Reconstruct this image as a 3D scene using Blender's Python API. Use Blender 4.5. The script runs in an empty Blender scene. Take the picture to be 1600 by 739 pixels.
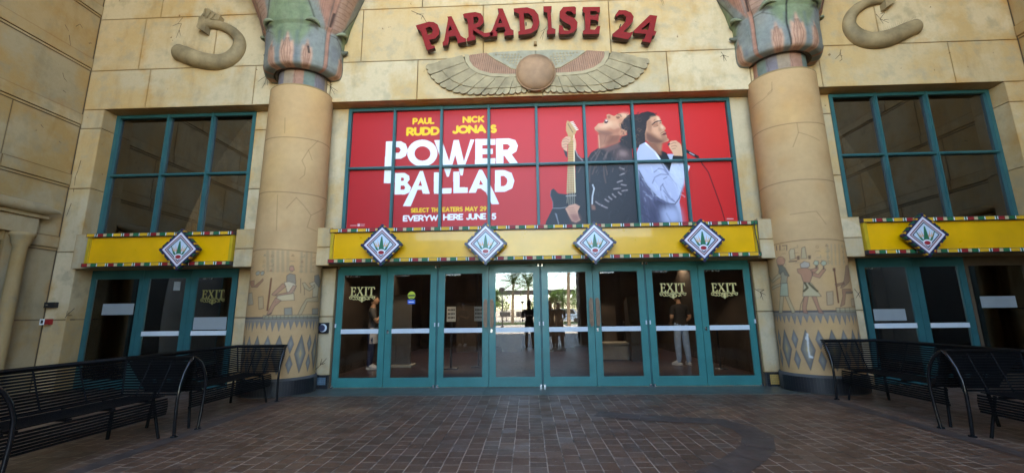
import bpy, math, random
import numpy as np
from mathutils import Vector, Matrix, geometry
random.seed(7); rng = np.random.default_rng(7)
SC = bpy.context.scene
R = math.radians; PI = math.pi

# ---------------------------------------------------------------- camera
F = 650.5; PIT = .1849; YAW = .037; ROL = -.012
CAM = np.array([0., -7.7545, 1.2723])
fw = np.array([-math.sin(YAW)*math.cos(PIT), math.cos(YAW)*math.cos(PIT), math.sin(PIT)])
rt = np.array([math.cos(YAW), math.sin(YAW), 0.]); up = np.cross(rt, fw)
r2 = math.cos(ROL)*rt + math.sin(ROL)*up; u2 = -math.sin(ROL)*rt + math.cos(ROL)*up
cd = bpy.data.cameras.new('camera'); cam = bpy.data.objects.new('camera', cd)
SC.collection.objects.link(cam)
cd.sensor_width = 36; cd.lens = F/1600*36; cd.clip_start = .02; cd.clip_end = 3000
M4 = Matrix(((r2[0], u2[0], -fw[0], CAM[0]), (r2[1], u2[1], -fw[1], CAM[1]), (r2[2], u2[2], -fw[2], CAM[2]), (0, 0, 0, 1)))
cam.matrix_world = M4
SC.camera = cam

# ---------------------------------------------------------------- light
SUN_EL = 44.
w = bpy.data.worlds.new('World'); SC.world = w; w.use_nodes = True
nt = w.node_tree; nt.nodes.clear()
sk = nt.nodes.new('ShaderNodeTexSky'); sk.sky_type = 'NISHITA'; sk.sun_disc = False
sk.sun_elevation = R(SUN_EL); sk.sun_rotation = R(0); sk.altitude = 0; sk.air_density = 1.0; sk.ozone_density = 3; sk.dust_density = .05
bg = nt.nodes.new('ShaderNodeBackground'); bg.inputs[1].default_value = .15
ow = nt.nodes.new('ShaderNodeOutputWorld')
nt.links.new(sk.outputs[0], bg.inputs[0]); nt.links.new(bg.outputs[0], ow.inputs[0])
sl = bpy.data.lights.new('sun', 'SUN'); sl.energy = 4.5; sl.angle = R(.5); sl.color = (1, .95, .87)
so = bpy.data.objects.new('sun', sl); SC.collection.objects.link(so)
so.rotation_euler = (-R(90-SUN_EL), 0, 0); so.location = (0, 30, 40)
vs = SC.view_settings; vs.view_transform = 'Standard'; vs.look = 'None'; vs.gamma = 1; vs.exposure = 3.6
vs.use_white_balance = True; vs.white_balance_temperature = 7700; vs.white_balance_tint = 10
SC.cycles.max_bounces = 10; SC.cycles.diffuse_bounces = 6; SC.cycles.glossy_bounces = 5; SC.cycles.transparent_max_bounces = 14
SC.cycles.use_denoising = True; SC.cycles.caustics_reflective = False; SC.cycles.caustics_refractive = False
SC.cycles.sample_clamp_indirect = 6

# ---------------------------------------------------------------- measuring helpers (photo px on the 1600 frame -> a point on a plane)
def ray(px, py): return fw + ((px-800)/F)*r2 - ((py-369.5)/F)*u2
def at(px, py, Y=0.):
    d = ray(px, py); p = CAM + (Y-CAM[1])/d[1]*d; return (float(p[0]), float(p[2]))
def atx(px, py, X):
    d = ray(px, py); p = CAM + (X-CAM[0])/d[0]*d; return (float(p[1]), float(p[2]))
def atz(px, py, Z=0.):
    d = ray(px, py); p = CAM + (Z-CAM[2])/d[2]*d; return (float(p[0]), float(p[1]))
def zm(ox, oy, s, pts): return [(ox+x/s, oy+y/s) for x, y in pts]

# ---------------------------------------------------------------- materials
def lin(c):
    c = [v/255. if max(c) > 1.001 else v for v in c]
    return tuple(v/12.92 if v <= .04045 else ((v+.055)/1.055)**2.4 for v in c)
MATS = {}
def new_mat(name):
    m = bpy.data.materials.new(name); m.use_nodes = True
    n = m.node_tree; b = n.nodes['Principled BSDF']; MATS[name] = m
    return m, n, b
def N(n, t, **k):
    x = n.nodes.new(t)
    for a, v in k.items(): setattr(x, a, v)
    return x
def ramp(n, src, stops):
    r = N(n, 'ShaderNodeValToRGB'); n.links.new(src, r.inputs[0])
    e = r.color_ramp.elements
    while len(e) < len(stops): e.new(.5)
    for i, (p, c) in enumerate(stops): e[i].position = p; e[i].color = (*c, 1)
    return r
def mix(n, fac, a, b, mode='MIX'):
    x = N(n, 'ShaderNodeMix', data_type='RGBA', blend_type=mode)
    for k, v in ((0, fac), (6, a), (7, b)):
        if hasattr(v, 'is_linked') or hasattr(v, 'links'): n.links.new(v, x.inputs[k])
        else: x.inputs[k].default_value = v if k == 0 else (*v, 1)
    return x.outputs[2]
def objco(n): return N(n, 'ShaderNodeTexCoord').outputs['Object']
def noise(n, sc, det=4, rough=.55, co=None, scale=None):
    x = N(n, 'ShaderNodeTexNoise'); x.inputs['Scale'].default_value = sc; x.inputs['Detail'].default_value = det; x.inputs['Roughness'].default_value = rough
    co = co or objco(n)
    if scale:
        mp = N(n, 'ShaderNodeMapping'); mp.inputs['Scale'].default_value = scale; n.links.new(co, mp.inputs[0]); co = mp.outputs[0]
    n.links.new(co, x.inputs['Vector']); return x.outputs['Fac']
def bump(n, b, h, st, dist=.01):
    x = N(n, 'ShaderNodeBump'); x.inputs['Strength'].default_value = st; x.inputs['Distance'].default_value = dist
    n.links.new(h, x.inputs['Height']); n.links.new(x.outputs[0], b.inputs['Normal'])
def plain(name, c, rough=.5, metal=0., var=.12, sc=6., bmp=.0, coat=0.):
    m, n, b = new_mat(name)
    f = noise(n, sc, 5); lo = tuple(v*(1-var) for v in c); hi = tuple(min(1, v*(1+var)) for v in c)
    n.links.new(ramp(n, f, [(.3, lo), (.7, hi)]).outputs[0], b.inputs['Base Color'])
    r = N(n, 'ShaderNodeMapRange'); n.links.new(noise(n, sc*2.3, 4), r.inputs[0])
    r.inputs[3].default_value = max(.02, rough-.08); r.inputs[4].default_value = min(1, rough+.1); n.links.new(r.outputs[0], b.inputs['Roughness'])
    b.inputs['Metallic'].default_value = metal; b.inputs['Coat Weight'].default_value = coat
    if bmp: bump(n, b, noise(n, sc*8, 6), bmp, .004)
    return m
def stone(name, base, yel, grey, edgec=(.46, .27, .095)):
    m, n, b = new_mat(name)
    g = N(n, 'ShaderNodeNewGeometry'); ri = g.outputs['Random Per Island']
    f1 = noise(n, .9, 5, .6); f2 = noise(n, 3.1, 6, .62); f3 = noise(n, 24, 6, .7)
    c0 = ramp(n, ri, [(0., base), (.3, tuple((a+2*c)/3 for a, c in zip(base, yel))), (.48, base), (.68, tuple((a*1+2*c)/3 for a, c in zip(base, grey))), (1., tuple(v*1.1 for v in base))]).outputs[0]
    k1 = ramp(n, f1, [(.46, (0, 0, 0)), (.60, (1, 1, 1))]).outputs[0]
    c1 = mix(n, .0, c0, yel); n.links.new(k1, c1.node.inputs[0])
    k2 = ramp(n, f2, [(.50, (0, 0, 0)), (.66, (.75, .75, .75))]).outputs[0]
    c2 = mix(n, 0., c1, grey); n.links.new(k2, c2.node.inputs[0])
    # vertical rain streaks and fine grain
    fs = noise(n, 1.1, 6, .6, scale=(2.6, 2.6, .6))
    c3 = mix(n, .5, c2, ramp(n, fs, [(.30, (.74, .66, .52)), (.48, (1, 1, 1))]).outputs[0], 'MULTIPLY')
    c4 = mix(n, .45, c3, ramp(n, f3, [(.3, (.88, .86, .82)), (.65, (1.03, 1.03, 1.03))]).outputs[0], 'MULTIPLY')
    # ochre staining that creeps in from the block edges
    ea = N(n, 'ShaderNodeAttribute', attribute_name='edge'); sp_ = N(n, 'ShaderNodeSeparateColor'); n.links.new(ea.outputs['Color'], sp_.inputs[0])
    def mn(a_, b_):
        q = N(n, 'ShaderNodeMath', operation='MINIMUM'); n.links.new(a_, q.inputs[0]); n.links.new(b_, q.inputs[1]); return q.outputs[0]
    ed = mn(mn(sp_.outputs[0], sp_.outputs[1]), mn(sp_.outputs[2], ea.outputs['Alpha']))
    wn = N(n, 'ShaderNodeMath', operation='MULTIPLY_ADD'); n.links.new(noise(n, 1.7, 5, .6), wn.inputs[0]); wn.inputs[1].default_value = 1.15; n.links.new(ed, wn.inputs[2])
    ek = ramp(n, wn.outputs[0], [(.36, (.9, .9, .9)), (.47, (.4, .4, .4)), (.60, (0, 0, 0))]).outputs[0]
    c5 = mix(n, 0., c4, edgec); n.links.new(ek, c5.node.inputs[0])
    thin = ramp(n, ed, [(.0, (.70, .62, .50)), (.018, (1, 1, 1))]).outputs[0]
    c4 = mix(n, .7, c5, thin, 'MULTIPLY')
    # small dark specks where the paint has chipped
    ch = ramp(n, noise(n, 5.5, 3, .75), [(.26, (.35, .27, .2)), (.285, (1, 1, 1))]).outputs[0]
    c4 = mix(n, .8, c4, ch, 'MULTIPLY')
    n.links.new(c4, b.inputs['Base Color']); b.inputs['Roughness'].default_value = .82
    b.inputs['Specular IOR Level'].default_value = .3
    bump(n, b, f3, .25, .006)
    return m
STONE = stone('painted_stone', (.60, .465, .29), (.56, .375, .175), (.43, .345, .22), (.52, .29, .095))
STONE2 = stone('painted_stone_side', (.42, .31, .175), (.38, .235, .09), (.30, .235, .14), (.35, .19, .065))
JOINT = plain('dark_joint', (.085, .055, .03), .9, sc=9)
CRACK = plain('crack_line', (.07, .04, .025), .9)
SHAFT = stone('column_plaster', (.42, .285, .15), (.43, .26, .11), (.36, .27, .16))
TEAL = plain('teal_paint', (.028, .195, .18), .38, var=.12, sc=3, coat=.1)
TEALD = plain('teal_frame_paint', (.018, .105, .11), .45, var=.15, sc=3)
WHITE = plain('white_metal', (.62, .66, .68), .35, var=.04)
STEEL = plain('steel', (.55, .55, .55), .25, 1., var=.05)
BLACKM = plain('black_bench_coating', (.0045, .0045, .005), .55, var=.3, sc=14, coat=.0); BLACKM.node_tree.nodes['Principled BSDF'].inputs['Specular IOR Level'].default_value = .12
BLACK = plain('black_plastic', (.015, .015, .016), .45)
BRONZE = plain('bronze', (.16, .10, .065), .4, .6, var=.25, sc=20)
YELLOW = plain('yellow_panel', (.80, .40, .006), .3, var=.10, sc=2.2, coat=.25)
YELEDGE = plain('yellow_edge', (.50, .33, .02), .35, var=.08)
DARKT = plain('dark_border', (.03, .022, .03), .4)
S_RED = plain('stripe_red', (.30, .012, .012), .6); S_GRN = plain('stripe_green', (.006, .12, .045), .6)
S_YEL = plain('stripe_yellow', (.68, .36, .015), .6); S_CRM = plain('stripe_cream', (.55, .42, .22), .6)
S_WHT = plain('stripe_white', (.78, .78, .76), .35); S_BLK = plain('stripe_black', (.01, .02, .03), .35)
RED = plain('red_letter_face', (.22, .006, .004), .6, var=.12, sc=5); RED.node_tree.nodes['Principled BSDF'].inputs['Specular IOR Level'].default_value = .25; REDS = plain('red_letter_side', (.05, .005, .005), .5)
GOLD = plain('gold_decal', (.62, .50, .20), .5, var=.1)
FROST = plain('frosted_film', (.27, .29, .29), .7, var=.04)
TILEK = plain('black_glazed_tile', (.006, .0065, .009), .5, var=.4, sc=5); GROUT = plain('tile_grout', (.075, .07, .065), .95)
TILEY = plain('ochre_tile', (.55, .33, .09), .3, var=.2, sc=9); TILEB = plain('blue_tile', (.10, .17, .22), .3, var=.2, sc=9)
HORN = plain('carved_horn', (.29, .21, .11), .75, var=.4, sc=3, bmp=.4)
WING = plain('wing_feather', (.33, .25, .14), .78, var=.3, sc=4, bmp=.3); WINGP = plain('wing_pink', (.36, .19, .115), .78, var=.2, sc=5, bmp=.3)
WINGC = plain('wing_cream', (.40, .31, .18), .78, var=.15, sc=5); DISCM = plain('disc_rose', (.38, .21, .11), .7, var=.45, sc=1.6, bmp=.2)
LEAFD = plain('leaf_curl', (.10, .10, .07), .8, var=.3); LEAFG = plain('leaf_curl_green', (.20, .215, .13), .8, var=.25)

def glass(name, tint, refl, rough=.0):
    m, n, b = new_mat(name); n.nodes.remove(b)
    tr = N(n, 'ShaderNodeBsdfTransparent'); tr.inputs[0].default_value = (*tint, 1)
    gl = N(n, 'ShaderNodeBsdfGlossy'); gl.inputs[0].default_value = (1, 1, 1, 1); gl.inputs['Roughness'].default_value = rough
    fr = N(n, 'ShaderNodeFresnel'); fr.inputs[0].default_value = 1.5
    mr = N(n, 'ShaderNodeMapRange'); mr.inputs[1].default_value = .04; mr.inputs[2].default_value = 1; mr.inputs[3].default_value = refl; mr.inputs[4].default_value = 1
    n.links.new(fr.outputs[0], mr.inputs[0])
    mx = N(n, 'ShaderNodeMixShader'); n.links.new(mr.outputs[0], mx.inputs[0]); n.links.new(tr.outputs[0], mx.inputs[1]); n.links.new(gl.outputs[0], mx.inputs[2])
    n.links.new(mx.outputs[0], n.nodes['Material Output'].inputs[0]); return m
GLASS = glass('tinted_door_glass', (.90, .89, .87), .062)
GLASSW = glass('tinted_window_glass', (.45, .44, .42), .16)

def paint_mat(name, rough=.5, grain=.15, coat=0., spec=.5, bm=.0):
    m, n, b = new_mat(name)
    a = N(n, 'ShaderNodeAttribute', attribute_name='Col')
    f = noise(n, 9, 6, .65)
    c = mix(n, grain*4 if grain < .25 else 1, a.outputs['Color'], ramp(n, f, [(.3, (1-grain*1.3,)*3), (.65, (1.04,)*3)]).outputs[0], 'MULTIPLY')
    n.links.new(c, b.inputs['Base Color']); b.inputs['Roughness'].default_value = rough; b.inputs['Coat Weight'].default_value = coat
    b.inputs['Specular IOR Level'].default_value = spec
    if bm: bump(n, b, noise(n, 30, 6, .7), bm, .005)
    return m
POSTERM = paint_mat('poster_print', .42, .03, coat=.0, spec=.32)
MURALM = paint_mat('mural_paint', .82, .12, spec=.3, bm=.25)
CAPM = paint_mat('capital_paint', .78, .22, spec=.3, bm=.5)
SIGNM = paint_mat('sign_print', .35, .03, coat=.1)

def floor_mat():
    m, n, b = new_mat('brown_pavers')
    co = objco(n); mp = N(n, 'ShaderNodeMapping'); mp.inputs['Rotation'].default_value = (0, 0, R(90)); n.links.new(co, mp.inputs[0])
    wob = N(n, 'ShaderNodeTexNoise'); wob.inputs['Scale'].default_value = 1.3; n.links.new(co, wob.inputs[0])
    vm = N(n, 'ShaderNodeVectorMath', operation='MULTIPLY_ADD'); vm.inputs[1].default_value = (.03, .03, 0); n.links.new(wob.outputs['Color'], vm.inputs[0]); n.links.new(mp.outputs[0], vm.inputs[2])
    br = N(n, 'ShaderNodeTexBrick'); br.offset = .37; br.offset_frequency = 2; br.squash = .72; br.squash_frequency = 3
    br.inputs['Scale'].default_value = 1; br.inputs['Brick Width'].default_value = .185; br.inputs['Row Height'].default_value = .1505
    br.inputs['Mortar Size'].default_value = .0063; br.inputs['Mortar Smooth'].default_value = .3
    br.inputs['Color1'].default_value = (0, 0, 0, 1); br.inputs['Color2'].default_value = (1, 1, 1, 1); br.inputs['Bias'].default_value = 0
    n.links.new(vm.outputs[0], br.inputs['Vector'])
    c = ramp(n, br.outputs['Color'], [(0, (.094, .048, .028)), (.45, (.118, .060, .035)), (.8, (.140, .073, .043)), (1, (.108, .064, .044))]).outputs[0]
    big = noise(n, .55, 5, .6); c = mix(n, .8, c, ramp(n, big, [(.35, (.84, .82, .80)), (.65, (1.14, 1.1, 1.04))]).outputs[0], 'MULTIPLY')
    fine = noise(n, 55, 6, .7); c = mix(n, .7, c, ramp(n, fine, [(.3, (.6, .6, .6)), (.7, (1.25, 1.25, 1.25))]).outputs[0], 'MULTIPLY')
    mort = ramp(n, noise(n, 2.6, 4, .7), [(.38, (.03, .019, .014)), (.54, (.32, .23, .165))]).outputs[0]
    c2 = mix(n, 0., c, mort); n.links.new(br.outputs['Fac'], c2.node.inputs[0])
    sp = ramp(n, noise(n, 21, 2, .5), [(.735, (0, 0, 0)), (.76, (1, 1, 1))]).outputs[0]
    c3 = mix(n, 0., c2, (.33, .28, .22)); n.links.new(sp, c3.node.inputs[0])
    n.links.new(c3, b.inputs['Base Color'])
    rr = ramp(n, br.outputs['Color'], [(0, (.42,)*3), (.5, (.48,)*3), (1, (.36,)*3)]).outputs[0]
    rr = mix(n, .6, rr, ramp(n, noise(n, 2.2, 6, .65), [(.35, (.75,)*3), (.7, (1.5,)*3)]).outputs[0], 'MULTIPLY')
    n.links.new(rr, b.inputs['Roughness']); b.inputs['Specular IOR Level'].default_value = .38
    hm = N(n, 'ShaderNodeMath', operation='MULTIPLY_ADD'); n.links.new(br.outputs['Fac'], hm.inputs[0]); hm.inputs[1].default_value = -1.; n.links.new(noise(n, 40, 5, .7), hm.inputs[2])
    bump(n, b, hm.outputs[0], .35, .005)
    return m
FLOOR = floor_mat()
SLATE = plain('dark_slate_paver', (.072, .048, .037), .5, var=.3, sc=5, bmp=.2)
CONC = plain('grey_green_concrete', (.085, .088, .072), .36, var=.25, sc=3, bmp=.2)
PLAZA = plain('plaza_concrete', (.52, .50, .46), .85, var=.1, sc=.4)

# ---------------------------------------------------------------- mesh helpers
class MB:
    def __init__(s): s.v = []; s.f = []; s.m = []; s.sm = []; s.boxes = []
    def add(s, vs, fs, m=0, smooth=False):
        o = len(s.v); s.v += [tuple(map(float, p)) for p in vs]
        for f in fs: s.f.append([o+i for i in f]); s.m.append(m); s.sm.append(smooth)
    def box(s, x0, x1, y0, y1, z0, z1, m=0, rot=None):
        if x0 > x1: x0, x1 = x1, x0
        if y0 > y1: y0, y1 = y1, y0
        if z0 > z1: z0, z1 = z1, z0
        v = [(x, y, z) for z in (z0, z1) for y in (y0, y1) for x in (x0, x1)]
        if rot: v = [rot(p) for p in v]
        s.boxes.append(len(s.v))
        s.add(v, [(0, 2, 3, 1), (4, 5, 7, 6), (0, 1, 5, 4), (2, 6, 7, 3), (0, 4, 6, 2), (1, 3, 7, 5)], m)
    def prism(s, poly, y0, y1, holes=(), m=0, mside=None, tf=None, back=True):
        """poly in (a,b); extruded from y0 (front, nearer the camera) to y1; tf maps (a,y,b)->xyz"""
        tf = tf or (lambda a, y, b: (a, y, b)); ms = m if mside is None else mside
        loops = [list(poly)] + [list(h) for h in holes]
        tri = geometry.tessellate_polygon([[Vector((a, b, 0)) for a, b in L] for L in loops])
        flat = [p for L in loops for p in L]; n = len(flat)
        s.add([tf(a, y0, b) for a, b in flat], [tuple(t) for t in tri], m)
        if back: s.add([tf(a, y1, b) for a, b in flat], [tuple(t) for t in tri], ms)
        for L in loops:
            k = len(L); s.add([tf(a, y0, b) for a, b in L]+[tf(a, y1, b) for a, b in L], [(i, (i+1) % k, k+(i+1) % k, k+i) for i in range(k)], ms)
    def tube(s, pts, r, seg=8, m=0, cap=True, smooth=True, flat=None):
        pts = [Vector(p) for p in pts]; n = len(pts); rr = r if isinstance(r, (list, tuple)) else [r]*n
        ring = []; prev = None
        for i, p in enumerate(pts):
            t = (pts[min(i+1, n-1)]-pts[max(i-1, 0)]).normalized()
            if prev is None:
                a = Vector((0, 0, 1)) if abs(t.z) < .9 else Vector((1, 0, 0)); u = t.cross(a).normalized()
            else: u = (prev - t*prev.dot(t)).normalized()
            prev = u; v = t.cross(u)
            ring.append([p+(u*math.cos(2*PI*k/seg)+v*math.sin(2*PI*k/seg))*rr[i] for k in range(seg)])
        V = [q for g in ring for q in g]
        if flat: V = [flat(q) for q in V]
        Fc = [(i*seg+k, i*seg+(k+1) % seg, (i+1)*seg+(k+1) % seg, (i+1)*seg+k) for i in range(n-1) for k in range(seg)]
        s.add(V, Fc, m, smooth)
        if cap: s.add([V[k] for k in range(seg)], [tuple(range(seg))], m); s.add([V[(n-1)*seg+k] for k in range(seg)], [tuple(range(seg))], m)
    def lathe(s, prof, cx, cy, seg=48, m=0, a0=0., a1=2*PI, ry=1., lob=None, smooth=True):
        full = abs(a1-a0-2*PI) < 1e-6; k = seg if full else seg+1; V = []
        for r, z in prof:
            for i in range(k):
                a = a0+(a1-a0)*i/seg; q = r*(lob(a, z) if lob else 1)
                V.append((cx+q*math.cos(a), cy+q*ry*math.sin(a), z))
        Fc = []
        for j in range(len(prof)-1):
            for i in range(seg): i2 = (i+1) % k; Fc.append((j*k+i, j*k+i2, (j+1)*k+i2, (j+1)*k+i))
        s.add(V, Fc, m, smooth)
    def ell(s, c, r, seg=12, rings=8, m=0, rot=None):
        V = []; 
        for j in range(rings+1):
            ph = -PI/2+PI*j/rings
            for i in range(seg):
                p = Vector((r[0]*math.cos(ph)*math.cos(2*PI*i/seg), r[1]*math.cos(ph)*math.sin(2*PI*i/seg), r[2]*math.sin(ph)))
                if rot: p = rot @ p
                V.append(tuple(p+Vector(c)))
        s.add(V, [(j*seg+i, j*seg+(i+1) % seg, (j+1)*seg+(i+1) % seg, (j+1)*seg+i) for j in range(rings) for i in range(seg)], m, True)
    def build(s, name, mats, parent=None, fix=True):
        me = bpy.data.meshes.new(name); me.from_pydata(s.v, [], s.f)
        for m in (mats if isinstance(mats, (list, tuple)) else [mats]): me.materials.append(m)
        me.polygons.foreach_set('material_index', s.m); me.polygons.foreach_set('use_smooth', s.sm)
        if s.boxes and any(m_.name.startswith('painted_stone') for m_ in me.materials):
            E4 = np.full((len(s.v), 4), 9., np.float32); A = np.array(s.v)
            for k in s.boxes:
                q = A[k:k+8]; lo, hi = q.min(0), q.max(0); h_ = 0 if (hi-lo)[0] > (hi-lo)[1] else 1
                E4[k:k+8, 0] = q[:, h_]-lo[h_]; E4[k:k+8, 1] = hi[h_]-q[:, h_]; E4[k:k+8, 2] = q[:, 2]-lo[2]; E4[k:k+8, 3] = hi[2]-q[:, 2]
            at_ = me.color_attributes.new('edge', 'FLOAT_COLOR', 'POINT'); at_.data.foreach_set('color', E4.ravel())
        me.update()
        if fix:
            import bmesh
            b = bmesh.new(); b.from_mesh(me); bmesh.ops.recalc_face_normals(b, faces=b.faces); b.to_mesh(me); b.free()
        o = bpy.data.objects.new(name, me); SC.collection.objects.link(o)
        if parent:
            o.parent = parent
            o.matrix_parent_inverse = Matrix.Translation(-parent.location) if parent.type == 'EMPTY' and parent.parent is None else Matrix()
        return o
def tag(o, label=None, cat=None, group=None, kind=None):
    for k, v in (('label', label), ('category', cat), ('group', group), ('kind', kind)):
        if v: o[k] = v
    return o
def thing(name, loc, label, cat, group=None):
    o = bpy.data.objects.new(name, None); SC.collection.objects.link(o); o.location = loc; o.empty_display_size = .2
    return tag(o, label, cat, group)
def lab(o, s): o['label'] = s; return o

class Canvas:
    def __init__(s, x0, x1, z0, z1, cell, bg, ss=2):
        s.x0, s.x1, s.z0, s.z1 = x0, x1, z0, z1; s.nx = int(round((x1-x0)/cell)); s.nz = int(round((z1-z0)/cell)); s.ss = ss
        s.c = (x1-x0)/s.nx/ss; s.cz = (z1-z0)/s.nz/ss
        s.a = np.empty((s.nz*ss, s.nx*ss, 3), np.float32); s.a[:] = lin(bg)
    def _sub(s, pts, pad):
        p = np.array(pts, float); i0 = int((p[:, 0].min()-pad-s.x0)/s.c); i1 = int((p[:, 0].max()+pad-s.x0)/s.c)+2
        j0 = int((p[:, 1].min()-pad-s.z0)/s.cz); j1 = int((p[:, 1].max()+pad-s.z0)/s.cz)+2
        i0 = max(0, i0); j0 = max(0, j0); i1 = min(s.a.shape[1], i1); j1 = min(s.a.shape[0], j1)
        if i1 <= i0 or j1 <= j0: return None
        X, Z = np.meshgrid(s.x0+(np.arange(i0, i1)+.5)*s.c, s.z0+(np.arange(j0, j1)+.5)*s.cz)
        return i0, i1, j0, j1, X, Z
    def _put(s, sub, m, col, alpha):
        i0, i1, j0, j1 = sub[:4]; m = (m*alpha)[..., None].astype(np.float32); A = s.a[j0:j1, i0:i1]; A += (np.array(lin(col), np.float32)-A)*m
    def poly(s, pts, col, holes=(), feather=0., alpha=1.):
        sub = s._sub(pts, feather*2)
        if sub is None: return
        X, Z = sub[4:]; ins = np.zeros(X.shape, bool)
        for L in [pts, *holes]:
            for (xa, za), (xb, zb) in zip(L, list(L[1:])+[L[0]]):
                if za == zb: continue
                c = (za > Z) != (zb > Z); ins ^= c & (X < (xb-xa)*(Z-za)/(zb-za)+xa)
        m = ins.astype(float)
        if feather:
            k = max(1, int(feather/s.c))
            for _ in range(2):
                for ax in (0, 1):
                    cs = np.cumsum(np.pad(m, [(k+1, k) if a == ax else (0, 0) for a in (0, 1)], mode='edge'), axis=ax)
                    m = (np.take(cs, range(2*k+1, cs.shape[ax]), ax)-np.take(cs, range(0, cs.shape[ax]-2*k-1), ax))/(2*k+1)
        s._put(sub, m, col, alpha)
    def line(s, pts, wd, col, alpha=1., soft=0.):
        sub = s._sub(pts, wd+soft)
        if sub is None: return
        X, Z = sub[4:]; d = np.full(X.shape, 9e9)
        for (xa, za), (xb, zb) in zip(pts[:-1], pts[1:]):
            L = (xb-xa)**2+(zb-za)**2+1e-12; t = np.clip(((X-xa)*(xb-xa)+(Z-za)*(zb-za))/L, 0, 1)
            d = np.minimum(d, np.hypot(X-xa-t*(xb-xa), Z-za-t*(zb-za)))
        m = np.clip((wd/2-d)/(s.c if not soft else soft)+.5, 0, 1); s._put(sub, m, col, alpha)
    def mesh(s, name, fn, mat, parent=None, keep=None):
        A = s.a.reshape(s.nz, s.ss, s.nx, s.ss, 3).mean((1, 3)); nx, nz = s.nx, s.nz
        X, Z = np.meshgrid(np.linspace(s.x0, s.x1, nx), np.linspace(s.z0, s.z1, nz))
        P = fn(X, Z); P = np.stack(P, -1).reshape(-1, 3).astype(np.float32)
        idx = np.arange(nx*nz).reshape(nz, nx)
        q = np.stack([idx[:-1, :-1], idx[:-1, 1:], idx[1:, 1:], idx[1:, :-1]], -1).reshape(-1, 4)
        me = bpy.data.meshes.new(name); me.vertices.add(len(P)); me.vertices.foreach_set('co', P.ravel())
        me.loops.add(q.size); me.loops.foreach_set('vertex_index', q.ravel().astype(np.int32))
        me.polygons.add(len(q)); me.polygons.foreach_set('loop_start', np.arange(0, q.size, 4, dtype=np.int32)); me.polygons.foreach_set('loop_total', np.full(len(q), 4, np.int32))
        me.update(calc_edges=True); me.polygons.foreach_set('use_smooth', np.ones(len(q), bool))
        at_ = me.color_attributes.new('Col', 'FLOAT_COLOR', 'POINT')
        C4 = np.ones((nx*nz, 4), np.float32); C4[:, :3] = A.reshape(-1, 3); at_.data.foreach_set('color', C4.ravel())
        me.materials.append(mat); o = bpy.data.objects.new(name, me); SC.collection.objects.link(o)
        if parent:
            o.parent = parent; o.matrix_parent_inverse = Matrix.Translation(-parent.location) if parent.type == 'EMPTY' and parent.parent is None else Matrix()
        return o
# plain sans stroke letters, unit height
def arc(cx, cz, rx, rz, a0, a1, n=9): return [(cx+rx*math.cos(R(a0+(a1-a0)*i/n)), cz+rz*math.sin(R(a0+(a1-a0)*i/n))) for i in range(n+1)]
G = {'A': (.8, [[(0, 0), (.4, 1), (.8, 0)], [(.16, .3), (.64, .3)]]), 'B': (.62, [[(0, 0), (0, 1), (.3, 1)]+arc(.32, .76, .24, .24, 90, -90)+[(0, .52)], [(.3, .52)]+arc(.34, .26, .28, .26, 90, -90)+[(0, 0)]]),
 'C': (.75, [arc(.42, .5, .4, .5, 50, 310, 14)]), 'D': (.75, [[(0, 0), (0, 1), (.28, 1)]+arc(.28, .5, .45, .5, 90, -90)+[(0, 0)]]),
 'E': (.52, [[(.52, 1), (0, 1), (0, 0), (.52, 0)], [(0, .5), (.45, .5)]]), 'H': (.68, [[(0, 0), (0, 1)], [(.68, 0), (.68, 1)], [(0, .5), (.68, .5)]]),
 'I': (.0, [[(0, 0), (0, 1)]]), 'J': (.42, [[(.42, 1), (.42, .28)]+arc(.2, .25, .22, .25, 0, -150)]), 'K': (.65, [[(0, 0), (0, 1)], [(.62, 1), (.02, .45)], [(.2, .6), (.65, 0)]]),
 'L': (.48, [[(0, 1), (0, 0), (.48, 0)]]), 'M': (.86, [[(0, 0), (.08, 1), (.43, .2), (.78, 1), (.86, 0)]]), 'N': (.72, [[(0, 0), (0, 1), (.72, 0), (.72, 1)]]),
 'O': (.9, [arc(.45, .5, .45, .5, 0, 360, 20)]), 'P': (.6, [[(0, 0), (0, 1), (.3, 1)]+arc(.3, .72, .28, .28, 90, -90)+[(0, .44)]]),
 'R': (.62, [[(0, 0), (0, 1), (.3, 1)]+arc(.3, .72, .28, .28, 90, -90)+[(0, .44)], [(.25, .44), (.62, 0)]]),
 'S': (.55, [arc(.28, .75, .25, .25, 40, 270, 10)+arc(.28, .25, .27, .25, 90, -140, 10)]), 'T': (.6, [[(0, 1), (.6, 1)], [(.3, 1), (.3, 0)]]),
 'U': (.68, [[(0, 1), (0, .32)]+arc(.34, .32, .34, .32, 180, 360)+[(.68, 1)]]), 'V': (.76, [[(0, 1), (.38, 0), (.76, 1)]]), 'W': (1.1, [[(0, 1), (.27, 0), (.55, .85), (.83, 0), (1.1, 1)]]),
 'Y': (.74, [[(0, 1), (.37, .5), (.74, 1)], [(.37, .5), (.37, 0)]]), '2': (.58, [arc(.29, .7, .28, .3, 160, -35, 9)+[(0, 0), (.58, 0)]]),
 '5': (.55, [[(.5, 1), (.1, 1), (.05, .58)]+arc(.26, .32, .28, .32, 100, -150, 10)]), '9': (.58, [arc(.29, .68, .28, .3, -10, 350, 14), [(.56, .62), (.3, 0)]]), ' ': (.3, []), 'X': (.66, [[(0, 0), (.66, 1)], [(0, 1), (.66, 0)]]),
 'Z': (.6, [[(0, 1), (.6, 1), (0, 0), (.6, 0)]]), 'G': (.8, [arc(.42, .5, .4, .5, 50, 350, 14)+[(.5, .45)]]), 'F': (.5, [[(.5, 1), (0, 1), (0, 0)], [(0, .5), (.42, .5)]]), ':': (.05, [[(0, .2), (0, .25)], [(0, .7), (0, .75)]])}
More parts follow.
